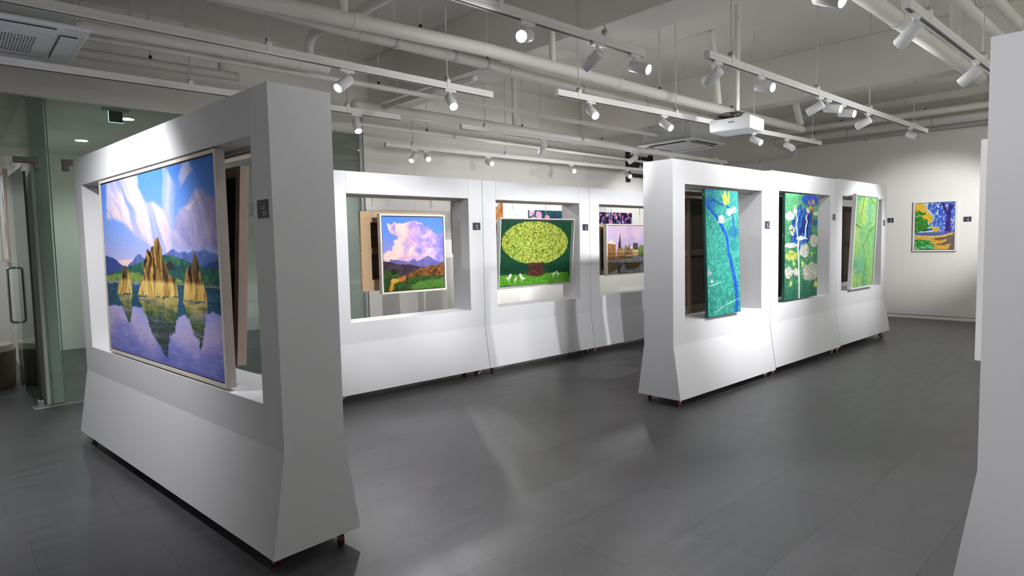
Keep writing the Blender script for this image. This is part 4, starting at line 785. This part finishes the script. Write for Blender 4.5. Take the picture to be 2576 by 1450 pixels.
SPOTS = [
 ('lit spotlight facing left on the long upper left track', (1.573, -3.215), (-.76, -.2, -.62), 1, 1.0),
 ('lit spotlight facing the viewer near the end of the long upper left track', (2.482, -3.20), (-.22, -.71, -.67), 1, .4),
 ('large lit spotlight facing left on the top centre track', (1.907, -4.692), (-.84, -.46, -.33), 1, .9),
 ('spotlight turned away to the left on the top centre track, lens hidden', (2.515, -4.697), (.02, .85, -.42), 1, .9),
 ('lit spotlight facing right at the end of the top centre track', (2.90, -4.699), (.08, -.93, -.37), 1, 1.0),
 ('lit spotlight pointing down at the end of the track over the glass front', (2.336, -1.937), (-.13, -.55, -.82), 1, .7),
 ('first lit spotlight on the track left of the projector', (3.719, -3.62), (-.3, -.75, -.59), 1, .8),
 ('second lit spotlight on the track left of the projector', (4.777, -3.67), (-.13, -.82, -.56), 1, .8),
 ('spotlight turned away at the near end of the track right of the projector pole', (3.489, -4.97), (.12, .86, -.42), 1, .8),
 ('lit spotlight right of the projector pole, alone on its track stretch', (4.119, -4.977), (-.13, -.95, -.28), 1, 1.0),
 ('spotlight turned away beside two lit ones over the right row', (5.225, -4.99), (-.05, .85, -.38), 1, .8),
 ('left of the two lit spotlights side by side over the right row', (5.40, -4.992), (0, -.97, -.25), 1, 1.0),
 ('right of the two lit spotlights side by side over the right row', (5.738, -4.996), (-.1, -.96, -.25), 1, 1.0),
 ('spotlight turned away past the pair of lit ones over the right row', (6.384, -5.003), (.03, .85, -.38), 1, 1.0),
 ('unlit spotlight at the far end of the track over the right row', (7.726, -5.019), (-.41, -.79, -.45), 0, 0),
 ('spotlight turned away at the near end of the upper right track', (3.538, -6.160), (.25, .78, -.60), 1, .22),
 ('spotlight turned away beside the top corner of the right edge panel', (4.966, -6.167), (.12, .80, -.60), 1, .6),
 ('large lit spotlight cut by the top edge of the photo', (2.644, -6.0), (-.1, -.89, -.44), 1, 1.0),
 ('spotlight turned to the wall over the tree panel, lens hidden', (4.817, -1.952), (.31, .73, -.55), 1, .7),
 ('spotlight turned to the wall left of the far ceiling cassette', (6.598, -1.989), (-.23, .84, -.49), 1, .9),
 ('spotlight turned to the wall, at the corner top of the branch panel', (7.45, -2.01), (-.2, .84, -.49), 1, .5),
 ('lit spotlight just below the projector', (6.493, -3.749), (-.07, -.87, -.49), 1, .8),
 ('unlit spotlight hanging right of the projector', (7.303, -3.787), (-.31, -.81, -.5), 0, 0),
 ('left of the paired lit spotlights over the cloud panel', (3.969, -.449), (-.65, -.34, -.68), 1, .8),
 ('right of the paired lit spotlights over the cloud panel', (4.155, -.456), (-.33, -.84, -.42), 1, .35),
 ('third lit spotlight over the back row, above the gap of cloud and tree panels', (5.176, -.493), (-.13, -.94, -.32), 1, .8),
 ('fourth lit spotlight over the back row, above the tree panel', (6.856, -.555), (-.3, -.88, -.36), 1, .8),
 ('last lit spotlight over the back row, above the harbour panel', (8.245, -.606), (-.35, -.84, -.42), 1, .8)]
for lab, m, d, on, pw in SPOTS: spotlight(lab, m, d, bool(on), pw)
# unseen lamps on these tracks; the last row is added for bounce light
OFF = [((-.60, -3.28), (.88, .56, -1.35), .50, 104),
 ((6.2, -6.173), (-.35, 1.6, -1.05), .95, 60), ((7.6, -6.18), (.1, 1.6, -1.1), .8, 56), ((8.9, -6.187), (-.3, 1.6, -1.0), .8, 56), ((9.3, -6.188), (2.68, 1.95, -.95), 1.3, 46),
 ((-2.0, -6.0), (3.9, -.95, -1.15), .85, 42),
 ((5.9, -6.171), (0, -1.5, -.6), 1.2, 70), ((7.1, -6.177), (0, -1.5, -.6), 1.2, 70), ((8.4, -6.184), (.2, -1.5, -.6), 1.2, 70), ((8.85, -2.035), (.2, 1.4, -.7), .5, 70), ((9.45, -6.19), (.6, -1.5, -.5), 1.2, 70)]  # added wall washers, no such lamps seen; they lift the ceiling bounce
for m, d, pw, an in OFF: spotlight('unseen track spotlight', m, d, True, pw, an, 'spotlights outside the photo')

# ---------------------------------------------------------------- pipes under the slab
def pipe(label, pts, r, m='pipe_paint', rods=(), clamps=(), couplings=(), caps=(), group='ceiling pipes', stubs=()):
    o = Vector(pts[0]); t = thing('ceiling_pipe', label, 'pipe', o, 0, group)
    P = [Vector(p) - o for p in pts]
    b = MB().tube(P, r, 16)
    for c, d in caps: b.dome(P[c], r, d)
    b.build('pipe', m, t)
    def at(x): # point on the pipe nearest to world x (or y)
        best = None
        for i in range(len(pts) - 1):
            a, c = Vector(pts[i]), Vector(pts[i + 1]); k = 0 if abs(c.x - a.x) > abs(c.y - a.y) else 1
            if abs(c[k] - a[k]) < 1e-6: continue
            f = (x - a[k]) / (c[k] - a[k])
            if -.001 <= f <= 1.001: return a + (c - a) * f - o, (c - a).normalized()
        return P[-1], Vector((1, 0, 0))
    for x in couplings:
        p, d = at(x); MB().cyl(p - d * .035, p + d * .035, r * 1.09, n=16).build('coupling', m, t)
    for x in clamps:
        p, d = at(x); MB().cyl(p - d * .014, p + d * .014, r * 1.12, n=16).build('clamp', 'galvanised', t)
    for x in rods:
        p, d = at(x); wx = (p + o).x; top = (3.26 if 3.59 < wx < 4.04 or 7.72 < wx < 8.0 else ZC) - o.z
        h = MB().cyl(p + Vector((0, 0, r * .95)), (p.x, p.y, top), .0045, n=8).build('hanger_rod', 'rod_grey', t)
        MB().cyl(p + Vector((0, 0, r * .95)), p + Vector((0, 0, r + .025)), .012, n=10).build('nut', 'black', h)
    for s in stubs: MB().tube([Vector(q) - o for q in s[0]], s[1], 16).build('branch', m, t)
    return t
def arc(c, r, a0, a1, ax1, ax2, n=7):
    c = Vector(c); ax1 = Vector(ax1); ax2 = Vector(ax2)
    return [c + ax1 * (r * math.cos(t)) + ax2 * (r * math.sin(t)) for t in np.linspace(a0, a1, n)]
pipe('thick straight main pipe running from top centre to behind the projector', [(-2.5, -3.12, 2.99), (.95, -3.28, 3.0), (2.72, -3.42, 3.0), (5.66, -3.40, 3.0), (8.50, -3.46, 3.0)], .052, rods=(2.1, 5.1, 6.6), couplings=(1.6, 4.4), caps=((4, (1, 0, 0)),),
     stubs=(([(1.50, -3.33, 3.0), (1.50, -3.33, 3.86)], .035), ([(3.45, -3.42, 3.0), (3.45, -3.42, 3.4)], .028)))
pipe('wrapped duct beside the main pipe with bracket straps', [(-2.5, -2.98, 3.1), (1.2, -2.93, 3.1), (1.73, -2.87, 3.1), (3.18, -2.84, 3.1), (3.75, -2.80, 3.1), (4.57, -2.77, 3.1), (5.74, -2.76, 3.1), (7.3, -2.74, 3.1)], .049, 'duct_wrap', rods=(2.2, 3.2), clamps=(2.2, 2.8, 3.18, 4.57, 5.74, 6.9), couplings=(1.9, 3.5),
     stubs=(([(1.655, -2.87, 3.1)] + [(1.655, -2.75, 3.115), (1.655, -2.60, 3.125), (1.655, -2.53, 3.12), (1.655, -2.485, 3.09), (1.655, -2.465, 3.05), (1.655, -2.46, 2.99)], .034),))
pipe('white pipe with a rounded end below the upper left track', [(-2.5, -2.25, 2.95), (.13, -2.24, 2.95), (1.0, -2.29, 2.95), (1.86, -2.32, 2.95)], .041, rods=(.8,), couplings=(1.25, 1.5, 1.66), caps=((3, (1, 0, 0)),))
pipe('thin white pipe running from the left cassette to the far cassette', [(-2.5, -2.07, 2.95 - .01), (.26, -2.07, 2.94), (2.13, -2.09, 2.94), (4.68, -2.09, 2.94), (6.9, -2.13, 2.94)], .024, rods=(.5, 2.5, 3.3), clamps=(2.15, 3.34), couplings=(.4, 1.45))
pipe('short stout pipe low over the glass front at upper left', [(-2.5, -1.40, 2.98), (.19, -1.46, 2.98), (1.42, -1.50, 2.98)], .040, rods=(.75,), caps=((2, (1, 0, 0)),), stubs=(([(1.30, -1.50, 2.98), (1.30, -1.50, 3.2)], .032),))
pipe('thick cream pipe above the back row track', [(2.80, -1.10, 2.99), (3.2, -1.13, 2.98), (4.11, -1.20, 2.96), (6.07, -1.17, 2.95), (9.6, -1.08, 2.95)], .060, rods=(3.3, 5.2, 6.9), couplings=(4.6,), caps=((0, (-1, 0, 0)),), stubs=(([(5.07, -1.18, 2.95), (5.07, -1.18, 3.86)], .036),))
pipe('slim conduit under the thick cream pipe', [(3.0, -.80, 2.86), (4.2, -.86, 2.84), (6.4, -.84, 2.83), (9.4, -.78, 2.83)], .021, rods=(3.9, 5.9), clamps=(4.3,))
pipe('big pipe crossing the upper right corner', [(2.2, -5.66, 3.1), (4.3, -5.68, 3.1), (5.55, -5.68, 3.1), (8.9, -5.70, 3.1)], .058, rods=(4.35, 5.75), couplings=(4.9, 6.6), stubs=(([(6.55, -5.69, 3.1), (6.55, -5.69, 3.86)], .045),))
pipe('narrow pipe beside the column at the top right', [(4.2, -5.95, 3.3), (5.46, -5.96, 3.3), (7.5, -5.98, 3.3)], .040, rods=(5.9,))
pipe('second pipe beside the column at the top right corner', [(4.2, -6.04, 3.42), (7.4, -6.1, 3.42)], .045)
pipe('pipe crossing under the slab at the top left of centre', [(2.15, -3.9, 3.45), (2.15, -2.2, 3.45)], .045)
pipe('pipe crossing below the first beam above the cloud panel', [(3.15, -2.70, 3.0), (3.12, -1.9, 3.0), (3.10, -1.2, 2.99)], .030, caps=((0, (0, -1, 0)),))
pipe('upper pipe along the far wall', [(11.55, -1.6, 3.51), (11.55, -8.85, 3.43)], .055, rods=(-2.9, -4.2), couplings=(-3.4,), caps=((0, (0, 1, 0)),))
pipe('lower wrapped duct along the far wall', [(11.6, -1.7, 3.345), (11.6, -8.85, 3.29)], .066, 'duct_wrap', rods=(-2.4,), clamps=(-3.0, -4.3), caps=((0, (0, 1, 0)),))
pipe('conduit stepping down along the far wall', [(11.93, -8.85, 3.15), (11.93, -1.97, 3.215), (11.93, -1.93, 3.20), (11.93, -1.92, 3.09), (11.93, -1.88, 3.055), (11.93, -.3, 3.035)], .022, clamps=(-3.2, -1.2))
pipe('pipe dropping from the slab onto the main pipe end', [(8.45, -3.47, 3.06), (8.30, -3.47, 3.3), (8.22, -3.47, 3.86)], .045)
pipe('slanting pipe dropping behind the projector pole', [(6.30, -3.41, 3.06), (6.22, -3.42, 3.4), (6.1, -3.43, 3.86)], .040)
t = thing('cable_tray', 'dark slotted channel along the far wall under the ducts', 'tray', (11.78, -1.95, 3.215))
MB().box((-.03, -6.8, -.012), (.03, 0, .0)).box((-.03, -6.8, 0), (-.027, 0, .035)).build('channel', 'galvanised', t)

# ---------------------------------------------------------------- ceiling cassettes
def cassette(label, x0, y0, s, z, rot=0, closed=False):
    t = thing('ceiling_cassette', label, 'air conditioner', (x0 + s / 2, y0 + s / 2, z), rot, 'ceiling air conditioners'); h = s / 2
    b = MB(); i = h - .015
    b.add([(-h, -h, .022), (h, -h, .022), (h, h, .022), (-h, h, .022), (-h, -h, .034), (h, -h, .034), (h, h, .034), (-h, h, .034), (-i, -i, .012), (i, -i, .012), (i, i, .012), (-i, i, .012)],
          [(4, 5, 6, 7), (0, 1, 5, 4), (1, 2, 6, 5), (2, 3, 7, 6), (3, 0, 4, 7), (8, 9, 1, 0), (9, 10, 2, 1), (10, 11, 3, 2), (11, 8, 0, 3), (8, 11, 10, 9)])
    b.build('front_panel', 'ac_plastic', t)
    c = .255; k = .30
    MB().add([(-c - .02, -k, 0), (c + .02, -k, 0), (k, -c - .02, 0), (k, c + .02, 0), (c + .02, k, 0), (-c - .02, k, 0), (-k, c + .02, 0), (-k, -c - .02, 0),
              (-c - .02, -k, .0125), (c + .02, -k, .0125), (k, -c - .02, .0125), (k, c + .02, .0125), (c + .02, k, .0125), (-c - .02, k, .0125), (-k, c + .02, .0125), (-k, -c - .02, .0125)],
             [(7, 6, 5, 4, 3, 2, 1, 0)] + [(j, (j + 1) % 8, 8 + (j + 1) % 8, 8 + j) for j in range(8)]).build('centre_panel', 'ac_plastic', t)
    g = MB(); q = .21
    g.box((-q, -q, -.0015), (q, q, .001), 1)
    for j in range(9): y = -q + 2 * q * j / 8; g.box((-q, y - .004, -.005), (q, y + .004, -.001))
    for j in range(27): x = -q + 2 * q * j / 26; g.box((x - .004, -q, -.004), (x + .004, q, -.001))
    g.build('intake_grille', ['ac_plastic', 'ac_shadow'], t)
    for j in range(4):
        Mx = Matrix.Rotation(j * math.pi / 2, 4, 'Z')
        o = MB().box((-.29, -.412, .004), (.29, -.322, .0118), 0, Mx).build('outlet', 'ac_shadow', t)
        if closed:
            MB().box((-.292, -.414, -.004), (.292, -.320, .003), 0, Mx).build('louver', 'ac_plastic', t, bevel=.003); continue
        MB().add([(-.285, -.410, -.012), (.285, -.410, -.012), (.285, -.345, .008), (-.285, -.345, .008), (-.285, -.410, -.007), (.285, -.410, -.007), (.285, -.345, .012), (-.285, -.345, .012)],
                 [(0, 3, 2, 1), (4, 5, 6, 7), (0, 1, 5, 4), (1, 2, 6, 5), (2, 3, 7, 6), (3, 0, 4, 7)], 0, False, Mx).build('louver', 'ac_plastic', t)
    bd = MB().box((-.40, -.40, .034), (.40, .40, .29)).build('body', 'galvanised', t, bevel=.01)
    r = MB()
    for zz in (.12, .19): r.box((-.402, -.33, zz), (.402, .33, zz + .008)).box((-.33, -.402, zz), (.33, .402, zz + .008))
    r.build('rib', 'galvanised', bd)
    for sx in (-1, 1):
        for sy in (-1, 1):
            MB().cyl((sx * .43, sy * .30, .12), (sx * .43, sy * .30, ZC - z), .005, n=8).box((sx * .40 - .035, sy * .30 - .02, .115), (sx * .40 + .035, sy * .30 + .02, .12)).build('hanger_rod', 'rod_grey', t)
    return t
cassette('white ceiling air conditioner cut by the upper left corner of the photo', -.75, -2.57, .93, 2.815, closed=True)
cassette('white ceiling air conditioner hanging beyond the projector', 7.02, -2.62, .90, 2.82)
t = thing('dark_void_fill', 'black fill standing in for the dark void above the left ceiling air conditioner', 'duct', (-.05, -2.0, 3.14)); 
MB().box((-.55, .45, -.10), (.22, .95, .35)).build('void_fill', 'black', t)  # black fill in place of the dark void by the cassette
t = thing('steel_bracket', 'black steel bracket on the wall behind the far air conditioner', 'bracket', (9.0, -.0, 2.58))
b = MB().box((0, -.06, 0), (.07, 0, .62)).box((.07, -.05, .10), (.75, 0, .17)).box((.07, -.06, .28), (.80, 0, .50)).box((.73, -.06, 0), (.80, 0, .62)); b.build('frame', 'black', t)

# ---------------------------------------------------------------- projector
PX, PY, PZ = 5.22, -4.21, 2.50
t = thing('projector', 'white projector on a ceiling pole above the right row', 'projector', (PX, PY, PZ), math.radians(-84))
b = MB(); w_, d_, h_ = .205, .175, .114
pr = [(-w_, -d_ + .012), (-w_ + .012, -d_), (w_ - .012, -d_), (w_, -d_ + .012), (w_, d_ - .012), (w_ - .012, d_), (-w_ + .012, d_), (-w_, d_ - .012)]
vs = [(x, y, .012) for x, y in pr] + [(x, y, h_) for x, y in pr] + [(x * .95, y * .95, 0) for x, y in pr]
b.add(vs, [tuple(range(16, 24))[::-1], tuple(range(8, 16))] + [(i, (i + 1) % 8, 8 + (i + 1) % 8, 8 + i) for i in range(8)] + [(16 + i, 16 + (i + 1) % 8, (i + 1) % 8, i) for i in range(8)])
b.build('body', 'projector_white', t, bevel=.004)
text_mesh('lettering', 'EPSON', .020, 'ink', t, (.015, -d_ - .0008, .073), (math.pi / 2, 0, 0))
g = MB()
for j in range(9): g.box((w_ + .0002, -.05, .020 + j * .0095), (w_ + .003, .155, .024 + j * .0095))
g.build('vent_slats', 'galvanised', t)
MB().box((-.165, -d_ * .9, -.001), (-.145, -d_ * .84, 0)).build('sensor', 'ink', t)
mt = MB().box((-.05, -.05, h_ + .02), (.05, .05, h_ + .026)).box((-.045, -.035, h_ + .026), (-.038, .035, h_ + .08)).box((.038, -.035, h_ + .026), (.045, .035, h_ + .08)).box((-.05, -.04, h_ + .07), (.05, .04, h_ + .085))
for sx, sy in ((-1, -1), (1, -1), (1, 1), (-1, 1)): mt.cyl((sx * .10, sy * .07, h_), (sx * .03, sy * .03, h_ + .022), .006, n=8)
mt.build('mount', 'steel', t)
MB().cyl((0, 0, h_ + .08), (0, 0, ZC - PZ), .025, n=20).cyl((0, 0, h_ + .60), (0, 0, ZC - PZ), .029, n=20).build('pole', 'pipe_paint', t)
random.seed(4)
cb = MB()
for k in range(5):
    r = .05 + .012 * k; cb.tube([(r * 1.4 * math.cos(a) - .06, r * .8 * math.sin(a) - .02, h_ + .012 + .012 * k + .01 * math.sin(3 * a)) for a in np.linspace(0, 2 * math.pi, 24)], .0045, 8)
cb.build('cable', 'black', t)
